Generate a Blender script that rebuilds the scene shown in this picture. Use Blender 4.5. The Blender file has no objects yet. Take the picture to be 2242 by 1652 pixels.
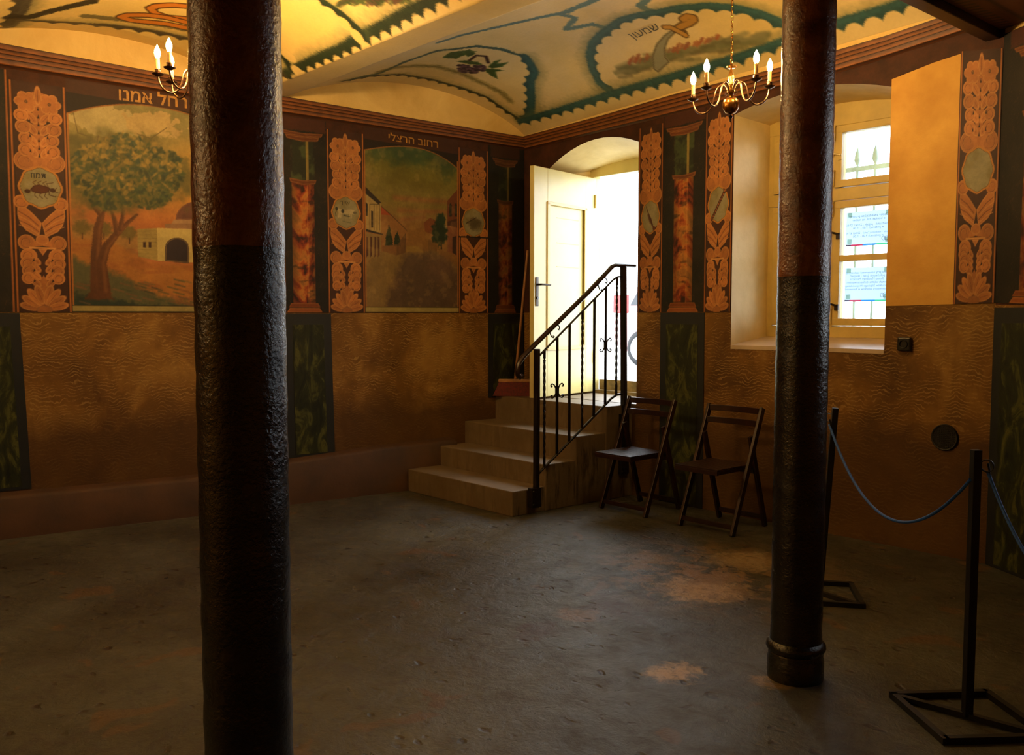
import bpy, bmesh, math, random
import numpy as np
from mathutils import Vector, Matrix
from mathutils.geometry import tessellate_polygon
random.seed(7); rng = np.random.RandomState(11)
SC = bpy.context.scene; COL = SC.collection
R = math.radians
# ------------------------------------------------------------------ camera, world, exposure
CAMP = np.array([0., 0., 1.5]); FPX = 2000.; PW, PH = 2242, 1652
cam_d = bpy.data.cameras.new('camera'); cam = bpy.data.objects.new('camera', cam_d); COL.objects.link(cam)
cam_d.sensor_width = 36; cam_d.lens = 36 * FPX / PW; cam_d.clip_start = .05; cam_d.clip_end = 300
cam.location = CAMP; cam.rotation_euler = (R(90 - 3.89), 0, R(138.7 - 90)); SC.camera = cam
w = bpy.data.worlds.new('world'); SC.world = w; w.use_nodes = True
bg = w.node_tree.nodes['Background']; bg.inputs[0].default_value = (.86, .93, 1., 1); bg.inputs[1].default_value = 10.0
vs = SC.view_settings; vs.view_transform = 'Standard'; vs.look = 'None'; vs.gamma = 1; vs.use_curve_mapping = False
vs.exposure = 0.0
SC.cycles.max_bounces = 10; SC.cycles.diffuse_bounces = 6; SC.cycles.transparent_max_bounces = 12
SC.cycles.sample_clamp_indirect = 6; SC.cycles.use_denoising = True
BULB = 720.0
def portal(name, loc, sx, sz):
    l = bpy.data.lights.new(name, 'AREA'); l.shape = 'RECTANGLE'; l.size = sx; l.size_y = sz; l.cycles.is_portal = True
    o = bpy.data.objects.new(name, l); COL.objects.link(o); o.location = loc; o.rotation_euler = (R(-90), 0, 0)
portal('door_portal', (-5.5, 6.45, 1.85), 1.25, 2.2)
portal('window_portal', (-3.5, 6.78, 2.1), 1.3, 1.9)
pw = bpy.data.objects['window_portal'].copy(); COL.objects.link(pw); pw.name = 'side_window_portal'; pw.location = (-2.19 + .855 * 1.5 + .518 * .5, 5.74 - .518 * 1.5 + .855 * .5, 2.1); pw.rotation_euler = (R(-90), 0, R(-31.2))
# ------------------------------------------------------------------ helpers
_p = R(3.89); _y = R(138.7)
FW = np.array([math.cos(_y) * math.cos(_p), math.sin(_y) * math.cos(_p), -math.sin(_p)])
RT = np.array([math.sin(_y), -math.cos(_y), 0.]); UP = np.cross(RT, FW)
def ray(px, py): return FW + RT * (px - PW / 2) / FPX - UP * (py - PH / 2) / FPX
def onz(px, py, z=0.): d = ray(px, py); return CAMP + d * (z - CAMP[2]) / d[2]
def onx(px, py, x): d = ray(px, py); return CAMP + d * x / d[0]
def ony(px, py, y): d = ray(px, py); return CAMP + d * y / d[1]
def lin(c):
    c = np.asarray(c, float); return np.where(c <= .04045, c / 12.92, ((c + .055) / 1.055) ** 2.4)
def L4(c): return tuple(lin(c)) + (1.,)
def struct(o): o['kind'] = 'structure'; return o
def tag(o, label, cat=None, group=None):
    o['label'] = label
    if cat: o['category'] = cat
    if group: o['group'] = group
    return o
def thing(name, label, cat, loc=(0, 0, 0), group=None, rz=0):
    o = bpy.data.objects.new(name, None); COL.objects.link(o); o.location = loc; o.rotation_euler = (0, 0, rz)
    o.empty_display_size = .1
    return tag(o, label, cat, group)
def link_mesh(name, me, mats, parent=None, smooth=False):
    o = bpy.data.objects.new(name, me); COL.objects.link(o)
    for m in (mats if isinstance(mats, (list, tuple)) else [mats]): me.materials.append(m)
    if smooth: me.polygons.foreach_set('use_smooth', [True] * len(me.polygons))
    if parent: o.parent = parent
    return o
class MB:
    def __init__(s): s.v = []; s.f = []
    def add(s, vs_, fs):
        n = len(s.v); s.v += [tuple(map(float, q)) for q in vs_]; s.f += [tuple(i + n for i in q) for q in fs]; return s
    def hexa(s, q):      # 8 corner points bottom 0-3 (ccw), top 4-7
        return s.add(q, [(3, 2, 1, 0), (4, 5, 6, 7), (0, 1, 5, 4), (1, 2, 6, 5), (2, 3, 7, 6), (3, 0, 4, 7)])
    def box(s, a, b):
        x0, y0, z0 = a; x1, y1, z1 = b
        return s.hexa([(x0, y0, z0), (x1, y0, z0), (x1, y1, z0), (x0, y1, z0), (x0, y0, z1), (x1, y0, z1), (x1, y1, z1), (x0, y1, z1)])
    def bar(s, a, b, w_, h_, up=(0, 0, 1)):   # rectangular bar a->b ; w_ across, h_ along up
        a = Vector(a); b = Vector(b); d = (b - a).normalized(); u = Vector(up)
        sd = d.cross(u)
        if sd.length < 1e-4: sd = d.cross(Vector((1, 0, 0)))
        sd.normalize(); u = sd.cross(d).normalized(); q = []
        for c in (a, b):
            for i, j in ((-1, -1), (1, -1), (1, 1), (-1, 1)): q.append(c + sd * (i * w_ / 2) + u * (j * h_ / 2))
        return s.hexa(q)
    def tube(s, pts, r, n=8, cap=True, up=None, flat=None):
        pts = [Vector(q) for q in pts]; m = len(pts); base = len(s.v); prev = None; vv = []
        for i, q in enumerate(pts):
            d = (pts[min(i + 1, m - 1)] - pts[max(i - 1, 0)]).normalized()
            if prev is None:
                ref = Vector(up) if up else (Vector((0, 0, 1)) if abs(d.z) < .9 else Vector((1, 0, 0)))
            else: ref = prev
            a = ref - d * ref.dot(d); a.normalize(); b = d.cross(a); prev = a
            rr = r[i] if isinstance(r, (list, tuple)) else r
            for k in range(n):
                t = 2 * math.pi * (k + .5) / n; ca, sa = math.cos(t), math.sin(t)
                if flat: ca *= flat[0]; sa *= flat[1]
                vv.append(q + a * (rr * ca) + b * (rr * sa))
        fs = []
        for i in range(m - 1):
            for k in range(n):
                k2 = (k + 1) % n; fs.append((i * n + k, i * n + k2, (i + 1) * n + k2, (i + 1) * n + k))
        if cap: fs += [tuple(range(n))[::-1], tuple((m - 1) * n + k for k in range(n))]
        return s.add(vv, fs)
    def lathe(s, prof, c=(0, 0, 0), n=32):   # prof [(r,z)]
        vv = []; fs = []; m = len(prof)
        for r_, z in prof:
            for k in range(n):
                t = 2 * math.pi * k / n; vv.append((c[0] + r_ * math.cos(t), c[1] + r_ * math.sin(t), c[2] + z))
        for i in range(m - 1):
            for k in range(n):
                k2 = (k + 1) % n; fs.append((i * n + k, i * n + k2, (i + 1) * n + k2, (i + 1) * n + k))
        return s.add(vv, fs)
    def prism(s, loop, off):  # loop of 3D pts (ccw seen from front), extruded by vector off (depth)
        n = len(loop); loop = [Vector(q) for q in loop]; off = Vector(off)
        vv = loop + [q + off for q in loop]; tr = tessellate_polygon([loop])
        fs = [tuple(t) for t in tr] + [tuple(i + n for i in t[::-1]) for t in tr]
        fs += [(i, (i + 1) % n, (i + 1) % n + n, i + n) for i in range(n)]
        return s.add(vv, fs)
    def build(s, name, mat, parent=None, smooth=False, bevel=0, inv=None):
        me = bpy.data.meshes.new(name); me.from_pydata(s.v, [], s.f); me.validate()
        bm = bmesh.new(); bm.from_mesh(me); bmesh.ops.recalc_face_normals(bm, faces=bm.faces)
        if bevel: bmesh.ops.bevel(bm, geom=bm.edges[:], offset=bevel, segments=2, affect='EDGES', profile=.6)
        bm.to_mesh(me); bm.free()
        o = link_mesh(name, me, mat, parent, smooth)
        if smooth and not bevel:
            try: me.set_sharp_from_angle(angle=R(50))
            except Exception: pass
        return o
def copy_tree(o, parent=None):
    c = o.copy(); COL.objects.link(c); c.parent = parent
    for ch in [q for q in bpy.data.objects if q.parent == o]: copy_tree(ch, c)
    return c
def arcpts(c, r, a0, a1, n): return [(c[0] + r * math.cos(R(a0 + (a1 - a0) * i / n)), c[1] + r * math.sin(R(a0 + (a1 - a0) * i / n))) for i in range(n + 1)]
# ------------------------------------------------------------------ materials
class NT:
    def __init__(s, name):
        s.m = bpy.data.materials.new(name); s.m.use_nodes = True; s.t = s.m.node_tree; s.b = s.t.nodes['Principled BSDF']
    def n(s, t, **k):
        nd = s.t.nodes.new(t)
        for a, b in k.items():
            if a.startswith('i_'): nd.inputs[a[2:].replace('_', ' ')].default_value = b
            else: setattr(nd, a, b)
        return nd
    def l(s, a, b): s.t.links.new(a, b)
    def coord(s, kind='Object', scale=(1, 1, 1), rot=(0, 0, 0)):
        c = s.n('ShaderNodeTexCoord'); m = s.n('ShaderNodeMapping'); s.l(c.outputs[kind], m.inputs[0])
        m.inputs['Scale'].default_value = scale; m.inputs['Rotation'].default_value = rot; return m.outputs[0]
    def noise(s, v, scale, detail=5, rough=.6, dist=0):
        nd = s.n('ShaderNodeTexNoise'); s.l(v, nd.inputs['Vector']); nd.inputs['Scale'].default_value = scale
        nd.inputs['Detail'].default_value = detail; nd.inputs['Roughness'].default_value = rough; nd.inputs['Distortion'].default_value = dist
        return nd.outputs['Fac']
    def ramp(s, f, stops, interp='LINEAR'):
        nd = s.n('ShaderNodeValToRGB'); s.l(f, nd.inputs[0]); cr = nd.color_ramp; cr.interpolation = interp
        while len(cr.elements) < len(stops): cr.elements.new(.5)
        for e, (p, c) in zip(cr.elements, stops):
            e.position = p; e.color = L4(c) if not isinstance(c, (int, float)) else (c, c, c, 1)
        return nd.outputs[0]
    def mix(s, f, a, b, mode='MIX'):
        nd = s.n('ShaderNodeMix', data_type='RGBA', blend_type=mode)
        for sock, val in ((nd.inputs[0], f), (nd.inputs[6], a), (nd.inputs[7], b)):
            if hasattr(val, 'links'): s.l(val, sock)
            elif isinstance(val, (int, float)): sock.default_value = val
            else: sock.default_value = L4(val)
        return nd.outputs[2]
    def math(s, op, a, b=0.):
        nd = s.n('ShaderNodeMath', operation=op)
        for i, val in enumerate((a, b)):
            if hasattr(val, 'links'): s.l(val, nd.inputs[i])
            else: nd.inputs[i].default_value = val
        return nd.outputs[0]
    def bump(s, h, strength=.3, dist=.01):
        nd = s.n('ShaderNodeBump'); s.l(h, nd.inputs['Height']); nd.inputs['Strength'].default_value = strength
        nd.inputs['Distance'].default_value = dist; s.l(nd.outputs[0], s.b.inputs['Normal']); return nd
    def set(s, **k):
        for a, val in k.items():
            sock = s.b.inputs[a.replace('_', ' ')]
            if hasattr(val, 'links'): s.l(val, sock)
            elif isinstance(val, (tuple, list)): sock.default_value = L4(val)
            else: sock.default_value = val
        return s
def simple(name, c, rough=.5, metal=0., var=.25, scale=12, bump=.15, spec=.5, bd=.004):
    t = NT(name); v = t.coord(); f = t.noise(v, scale)
    col = t.mix(t.ramp(f, [(.3, 0.), (.7, 1.)]), tuple(np.clip(np.array(c) * (1 - var), 0, 1)), tuple(np.clip(np.array(c) * (1 + var * .5), 0, 1)))
    t.set(Base_Color=col, Roughness=rough, Metallic=metal, Specular_IOR_Level=spec)
    if bump: t.bump(t.noise(v, scale * 4), bump, bd)
    return t.m
def emis(name, c, s):
    t = NT(name); t.set(Base_Color=c, Emission_Color=c, Emission_Strength=s); return t.m
M = {}
# vertex painted plaster (paint laid by numpy painter) + brush grain
def paintmat(name, rough=.62, spec=.35, bs=.25, grain=.16, lo=.62, hi=.90):
    t = NT(name); a = t.n('ShaderNodeAttribute', attribute_name='paint'); v = t.coord()
    f = t.noise(v, 45, 6, .7); g = t.noise(v, 7, 5, .6)
    c = t.mix(1., a.outputs['Color'], t.ramp(f, [(.25, 1 - grain * 1.6), (.75, 1 + 0 * grain)]), 'MULTIPLY')
    c = t.mix(1., c, t.ramp(g, [(.3, lo), (.7, hi)]), 'MULTIPLY')
    t.set(Base_Color=c, Roughness=rough, Specular_IOR_Level=spec); t.bump(t.noise(v, 30, 6, .65), bs, .006); return t.m
M['paint'] = paintmat('mural_paint'); M['ceil_paint'] = paintmat('ceiling_paint', .55, .35, .35, .06, .92, 1.)
# wall base : three painted zones by height
def wallmat(name, ylo, xslope, ctop, cslope, axis='X', x0=-4.2):
    t = NT(name); g = t.n('ShaderNodeNewGeometry'); sp = t.n('ShaderNodeSeparateXYZ'); t.l(g.outputs['Position'], sp.inputs[0])
    z = sp.outputs['Z']; h = sp.outputs[axis]; v = t.coord()
    off = t.math('MULTIPLY', t.math('MAXIMUM', t.math('SUBTRACT', h, x0), 0.), xslope)
    low = t.math('LESS_THAN', z, t.math('ADD', off, ylo))
    top = t.math('GREATER_THAN', z, t.math('ADD', t.math('MULTIPLY', h, cslope), ctop))
    mp = t.coord('Object', (1.2, 1.2, 1)); wv = t.n('ShaderNodeTexWave', wave_type='BANDS', bands_direction='Z', wave_profile='SIN')
    t.l(mp, wv.inputs[0]); wv.inputs['Scale'].default_value = 13; wv.inputs['Distortion'].default_value = 19; wv.inputs['Detail'].default_value = 4; wv.inputs['Detail Scale'].default_value = .55
    n1 = t.noise(v, 2.2, 6, .65, .6); n2 = t.noise(v, 9, 6, .7)
    och = t.ramp(n1, [(.3, (.31, .205, .075)), (.5, (.44, .305, .115)), (.7, (.56, .42, .19))])
    lines = t.math('MULTIPLY', t.ramp(wv.outputs['Fac'], [(.72, 0.), (.97, 1.)]), t.ramp(n2, [(.42, 0.), (.66, .6)]))
    och = t.mix(lines, och, (.74, .60, .34))
    och = t.mix(t.ramp(n2, [(.52, 0.), (.8, .6)]), och, (.24, .145, .05))
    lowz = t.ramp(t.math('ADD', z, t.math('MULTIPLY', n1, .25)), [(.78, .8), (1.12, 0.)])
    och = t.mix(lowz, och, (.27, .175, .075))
    brn = t.ramp(n2, [(.3, (.17, .085, .05)), (.7, (.29, .15, .08))])
    yel = t.ramp(n1, [(.3, (.80, .66, .38)), (.7, (.90, .78, .50))])
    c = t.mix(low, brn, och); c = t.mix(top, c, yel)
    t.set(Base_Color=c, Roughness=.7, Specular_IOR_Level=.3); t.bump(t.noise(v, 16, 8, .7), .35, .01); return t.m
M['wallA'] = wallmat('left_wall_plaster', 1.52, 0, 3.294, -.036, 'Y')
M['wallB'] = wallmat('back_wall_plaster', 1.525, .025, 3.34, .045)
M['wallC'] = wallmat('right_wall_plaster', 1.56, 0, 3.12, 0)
t = NT('cream_plaster'); v = t.coord(); t.set(Base_Color=t.ramp(t.noise(v, 3, 5), [(.3, (.78, .68, .44)), (.7, (.88, .79, .55))]), Roughness=.6, Specular_IOR_Level=.3); t.bump(t.noise(v, 14, 7, .7), .3, .008); M['cream'] = t.m
t = NT('yellow_plaster'); v = t.coord(); t.set(Base_Color=t.ramp(t.noise(v, 4, 6, .6), [(.3, (.72, .52, .20)), (.7, (.82, .63, .28))]), Roughness=.65, Specular_IOR_Level=.3); t.bump(t.noise(v, 18, 7, .7), .3, .008); M['yellow'] = t.m
# floor
t = NT('worn_concrete'); v = t.coord(); n1 = t.noise(v, .9, 6, .6, .3); n2 = t.noise(v, 6, 8, .7, .5)
c = t.ramp(n1, [(.3, (.17, .155, .125)), (.48, (.255, .25, .21)), (.7, (.34, .345, .30))])
c = t.mix(t.ramp(n2, [(.50, 0.), (.72, .7)]), c, (.18, .135, .10))
g = t.n('ShaderNodeNewGeometry')
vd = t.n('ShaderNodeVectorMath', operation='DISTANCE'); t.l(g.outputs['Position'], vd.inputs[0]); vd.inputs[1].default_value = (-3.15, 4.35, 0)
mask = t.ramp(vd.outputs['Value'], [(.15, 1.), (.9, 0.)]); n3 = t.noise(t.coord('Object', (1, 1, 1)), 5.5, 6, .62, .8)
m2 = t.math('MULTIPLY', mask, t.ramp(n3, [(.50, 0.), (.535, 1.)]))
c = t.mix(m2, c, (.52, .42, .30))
n4 = t.noise(v, 3.1, 4, .5, .6); c = t.mix(t.ramp(n4, [(.645, 0.), (.665, .75)]), c, (.36, .27, .18))
nb = t.noise(t.coord('Object', (1, 1, 1), (0, 0, .7)), 26, 6, .75, .6); brk = t.ramp(nb, [(.38, .2), (.50, 1.)])
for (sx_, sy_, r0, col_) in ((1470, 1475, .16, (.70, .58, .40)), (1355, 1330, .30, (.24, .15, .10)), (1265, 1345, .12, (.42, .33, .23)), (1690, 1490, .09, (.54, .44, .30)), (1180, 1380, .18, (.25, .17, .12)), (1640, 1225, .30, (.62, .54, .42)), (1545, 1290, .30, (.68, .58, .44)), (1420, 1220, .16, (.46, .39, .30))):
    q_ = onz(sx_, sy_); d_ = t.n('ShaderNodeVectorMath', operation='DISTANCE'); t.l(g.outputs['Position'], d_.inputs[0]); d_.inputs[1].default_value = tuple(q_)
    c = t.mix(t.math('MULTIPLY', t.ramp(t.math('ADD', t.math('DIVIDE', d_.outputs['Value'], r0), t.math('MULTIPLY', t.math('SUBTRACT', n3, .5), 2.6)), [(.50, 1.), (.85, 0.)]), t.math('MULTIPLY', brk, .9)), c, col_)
vo = t.n('ShaderNodeTexVoronoi', feature='F1'); mp = t.coord('Object', (1, 1.4, 1), (0, 0, .5)); wp = t.n('ShaderNodeVectorMath', operation='ADD'); nv = t.n('ShaderNodeTexNoise'); t.l(v, nv.inputs['Vector']); nv.inputs['Scale'].default_value = 9; sc_ = t.n('ShaderNodeVectorMath', operation='SCALE'); t.l(nv.outputs['Color'], sc_.inputs[0]); sc_.inputs['Scale'].default_value = .16; t.l(mp, wp.inputs[0]); t.l(sc_.outputs[0], wp.inputs[1]); t.l(wp.outputs[0], vo.inputs[0]); vo.inputs['Scale'].default_value = 8; vo.inputs['Randomness'].default_value = 1
pit = t.math('MULTIPLY', t.ramp(vo.outputs['Distance'], [(.10, 1.), (.24, 0.)]), t.ramp(t.noise(v, 2.3, 3), [(.45, 0.), (.55, 1.)]))
c = t.mix(pit, c, (.17, .12, .09))
t.set(Base_Color=c, Roughness=t.ramp(n2, [(.3, .22), (.65, .55)]), Specular_IOR_Level=.5)
hh = t.math('SUBTRACT', t.math('ADD', t.math('MULTIPLY', t.noise(v, 22, 8, .7), .5), t.math('MULTIPLY', n2, .9)), t.math('MULTIPLY', pit, .45)); t.bump(hh, .8, .014); M['floor'] = t.m
# cornice: painted mouldings by uv.v
t = NT('cornice_paint'); uv = t.n('ShaderNodeUVMap'); sp = t.n('ShaderNodeSeparateXYZ'); t.l(uv.outputs[0], sp.inputs[0]); v = t.coord()
vv_ = t.math('ADD', sp.outputs['Y'], t.math('MULTIPLY', t.math('SUBTRACT', t.noise(v, 6, 4), .5), .07))
D_, O_, B_ = (.13, .07, .04), (.58, .35, .16), (.34, .19, .085)
c = t.ramp(vv_, [(0., B_), (.10, D_), (.16, O_), (.30, B_), (.35, D_), (.42, O_), (.52, B_), (.56, D_), (.62, O_), (.70, B_), (.74, D_), (.80, O_), (.93, B_), (.97, D_)])
c = t.mix(t.ramp(t.noise(v, 12, 7, .7), [(.4, 0.), (.75, .65)]), c, (.20, .10, .06))
t.set(Base_Color=c, Roughness=.5, Specular_IOR_Level=.4); t.bump(t.noise(v, 25, 7, .7), .4, .008); M['cornice'] = t.m
M['skirt'] = simple('baseboard_paint', (.27, .17, .085), .7, var=.25, scale=3, bump=.4, bd=.01)
# column paint : glossy marbled brown above, black below 1.655
t = NT('column_gloss_paint'); v = t.coord(); g = t.n('ShaderNodeNewGeometry'); sp = t.n('ShaderNodeSeparateXYZ'); t.l(g.outputs['Position'], sp.inputs[0])
n1 = t.noise(v, 5, 7, .65, .8); up = t.ramp(n1, [(.3, (.24, .10, .06)), (.45, (.38, .18, .09)), (.6, (.52, .29, .13)), (.72, (.44, .12, .08))])
dn = t.ramp(t.noise(v, 38, 5, .7), [(.66, (.020, .023, .03)), (.76, (.12, .05, .03))])
c = t.mix(t.math('LESS_THAN', t.math('ADD', sp.outputs['Z'], t.math('MULTIPLY', t.noise(v, 4), .012)), 1.66), up, dn)
t.set(Base_Color=c, Roughness=t.ramp(t.noise(v, 8), [(.3, .16), (.7, .32)]), Specular_IOR_Level=.8)
t.bump(t.math('ADD', t.noise(v, 85, 4, .6, .2), t.math('MULTIPLY', t.noise(v, 9, 3), .9)), .55, .006); M['column'] = t.m
# greenish marble pedestals
t = NT('green_marble_paint'); v = t.coord('Object', (3, 3, 1.2), (.6, .6, 0)); n1 = t.noise(v, 3.5, 7, .65, 1.2)
c = t.ramp(n1, [(.35, (.06, .075, .045)), (.5, (.13, .15, .065)), (.62, (.30, .31, .13)), (.70, (.07, .08, .05))]); t.set(Base_Color=c, Roughness=.55, Specular_IOR_Level=.35); t.bump(t.noise(v, 14), .2, .006); M['gmarble'] = t.m
M['navy'] = simple('dark_blue_border_paint', (.06, .08, .10), .55, scale=5, bump=.2)
M['concrete'] = None
t = NT('stair_concrete'); v = t.coord(); n1 = t.noise(v, 3, 6, .65); n2 = t.noise(t.coord('Object', (9, 9, 1.6)), 2.2, 6, .65)
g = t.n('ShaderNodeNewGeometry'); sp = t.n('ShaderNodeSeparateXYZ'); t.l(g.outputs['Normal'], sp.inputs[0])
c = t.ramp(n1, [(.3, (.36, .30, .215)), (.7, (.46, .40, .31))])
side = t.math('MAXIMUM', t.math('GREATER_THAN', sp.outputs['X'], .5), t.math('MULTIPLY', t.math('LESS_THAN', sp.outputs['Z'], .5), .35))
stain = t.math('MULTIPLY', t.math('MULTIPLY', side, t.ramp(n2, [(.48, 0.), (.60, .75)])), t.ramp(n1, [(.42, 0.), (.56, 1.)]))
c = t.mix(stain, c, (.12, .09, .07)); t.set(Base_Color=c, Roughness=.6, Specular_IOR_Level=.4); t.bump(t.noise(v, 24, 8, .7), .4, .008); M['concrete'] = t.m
M['iron'] = simple('black_iron_paint', (.07, .05, .045), .38, 0, .2, 20, .15)
M['handrail'] = simple('brown_rail_paint', (.15, .08, .06), .35, 0, .2, 14, .1)
M['steel'] = simple('blackened_steel', (.035, .035, .04), .5, 0, .2, 20, .1)
M['chairwood'] = None
t = NT('dark_stained_wood'); v = t.coord('Object', (8, 8, 1.5)); c = t.ramp(t.noise(v, 5, 6, .6, .5), [(.3, (.095, .042, .028)), (.7, (.18, .085, .055))]); t.set(Base_Color=c, Roughness=.33, Specular_IOR_Level=.5); t.bump(t.noise(v, 10), .1, .003); M['chairwood'] = t.m
M['doorpaint'] = simple('cream_door_paint', (.80, .75, .50), .35, 0, .05, 3, .1)
M['winpaint'] = simple('yellow_window_paint', (.80, .70, .40), .38, 0, .08, 6, .15)
M['brass'] = simple('aged_brass', (.62, .42, .18), .27, 1., .2, 8, .05)
M['bronze'] = simple('bronze_arm', (.48, .36, .26), .3, 1., .15, 10, .05)
M['darkmetal'] = simple('dark_handle_metal', (.20, .17, .15), .35, .8, .15, 10, .05)
M['candle'] = simple('ivory_candle_sleeve', (.80, .62, .36), .45, 0, .1, 20, .05)
M['bulb'] = emis('lit_bulb_glass', (1., .82, .54), BULB)
M['red'] = simple('red_bristles', (.36, .05, .04), .7, 0, .3, 60, .4)
M['broomwood'] = simple('pale_broom_wood', (.62, .44, .26), .5, 0, .15, 9, .1)
M['rope'] = simple('blue_cord', (.10, .34, .72), .6, 0, .25, 90, .3)
M['black'] = simple('black_plastic', (.04, .035, .035), .3, 0, .1, 20, .05)
M['ground'] = simple('pale_street_paving', (.72, .72, .70), .8, 0, .1, 2, .2)
M['paper'] = None
t = NT('thin_paper'); t.set(Base_Color=(.80, .84, .88), Roughness=.7); tr = t.n('ShaderNodeBsdfTranslucent'); tr.inputs[0].default_value = L4((.80, .86, .91)); mx = t.n('ShaderNodeMixShader'); mx.inputs[0].default_value = .75
out = t.t.nodes['Material Output']; t.l(t.b.outputs[0], mx.inputs[1]); t.l(tr.outputs[0], mx.inputs[2]); t.l(mx.outputs[0], out.inputs[0]); M['paper'] = t.m
def trans(name, c, f=.5):
    t = NT(name); t.set(Base_Color=c, Roughness=.7); tr = t.n('ShaderNodeBsdfTranslucent'); tr.inputs[0].default_value = L4(c); mx = t.n('ShaderNodeMixShader'); mx.inputs[0].default_value = f
    t.l(t.b.outputs[0], mx.inputs[1]); t.l(tr.outputs[0], mx.inputs[2]); t.l(mx.outputs[0], t.t.nodes['Material Output'].inputs[0]); return t.m
t = NT('window_glass'); tr = t.n('ShaderNodeBsdfTransparent'); tr.inputs[0].default_value = (.93, .96, .97, 1); gl = t.n('ShaderNodeBsdfGlossy'); gl.inputs['Roughness'].default_value = .02
fr = t.n('ShaderNodeFresnel'); mx = t.n('ShaderNodeMixShader'); t.l(fr.outputs[0], mx.inputs[0]); t.l(tr.outputs[0], mx.inputs[1]); t.l(gl.outputs[0], mx.inputs[2]); t.l(mx.outputs[0], t.t.nodes['Material Output'].inputs[0]); M['glass'] = t.m
M['ink'] = trans('printed_ink', (.44, .42, .48), .75)
M['gold'] = simple('gold_lettering_paint', (.64, .45, .15), .5, 0, .3, 20, .1)
M['inkdark'] = simple('dark_lettering_paint', (.10, .09, .07), .6, 0, .3, 20, .1)
M['inkgrey'] = simple('faded_lettering_paint', (.36, .34, .30), .6, 0, .3, 20, .1)
M['carpaint'] = simple('pale_rose_car_paint', (.66, .50, .50), .25, 0, .05, 3, 0)
M['tyre'] = simple('tyre_rubber', (.06, .06, .07), .7, 0, .1, 20, .1)
M['alloy'] = simple('wheel_alloy', (.6, .62, .65), .3, .6, .1, 5, 0)
M['lamp_red'] = simple('red_tail_lens', (.85, .08, .06), .2, 0, .05, 5, 0)
M['carglass'] = simple('dark_car_glass', (.10, .12, .14), .08, 0, .05, 5, 0)
M['beam'] = simple('dark_beam_wood', (.17, .075, .045), .55, 0, .3, 6, .2)
M['grille'] = simple('glare_paled_grille', (.70, .80, .82), .5, .0, .15, 10, .1)  # base colour paled to imitate the outdoor glare on the bars
M['zinc'] = simple('wall_vent_metal', (.05, .05, .04), .6, .0, .2, 20, .1)
# ------------------------------------------------------------------ numpy painter on metric grids
_tab = rng.rand(8, 256, 256)
def vnoise(X, Y, k=0):
    xi = np.floor(X).astype(int); yi = np.floor(Y).astype(int); fx = X - xi; fy = Y - yi
    fx = fx * fx * (3 - 2 * fx); fy = fy * fy * (3 - 2 * fy); T = _tab[k % 8]
    a = T[xi & 255, yi & 255]; b = T[(xi + 1) & 255, yi & 255]; c = T[xi & 255, (yi + 1) & 255]; d = T[(xi + 1) & 255, (yi + 1) & 255]
    return (a * (1 - fx) + b * fx) * (1 - fy) + (c * (1 - fx) + d * fx) * fy
def fbm(X, Y, s, o=4, k=0):
    r_ = np.zeros_like(X); a = .5; tot = 0
    for i in range(o): r_ += a * vnoise(X * s + 17.3 * i + 40, Y * s + 9.1 * i + 40, k + i); tot += a; a *= .55; s *= 2.03
    return r_ / tot
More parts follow.
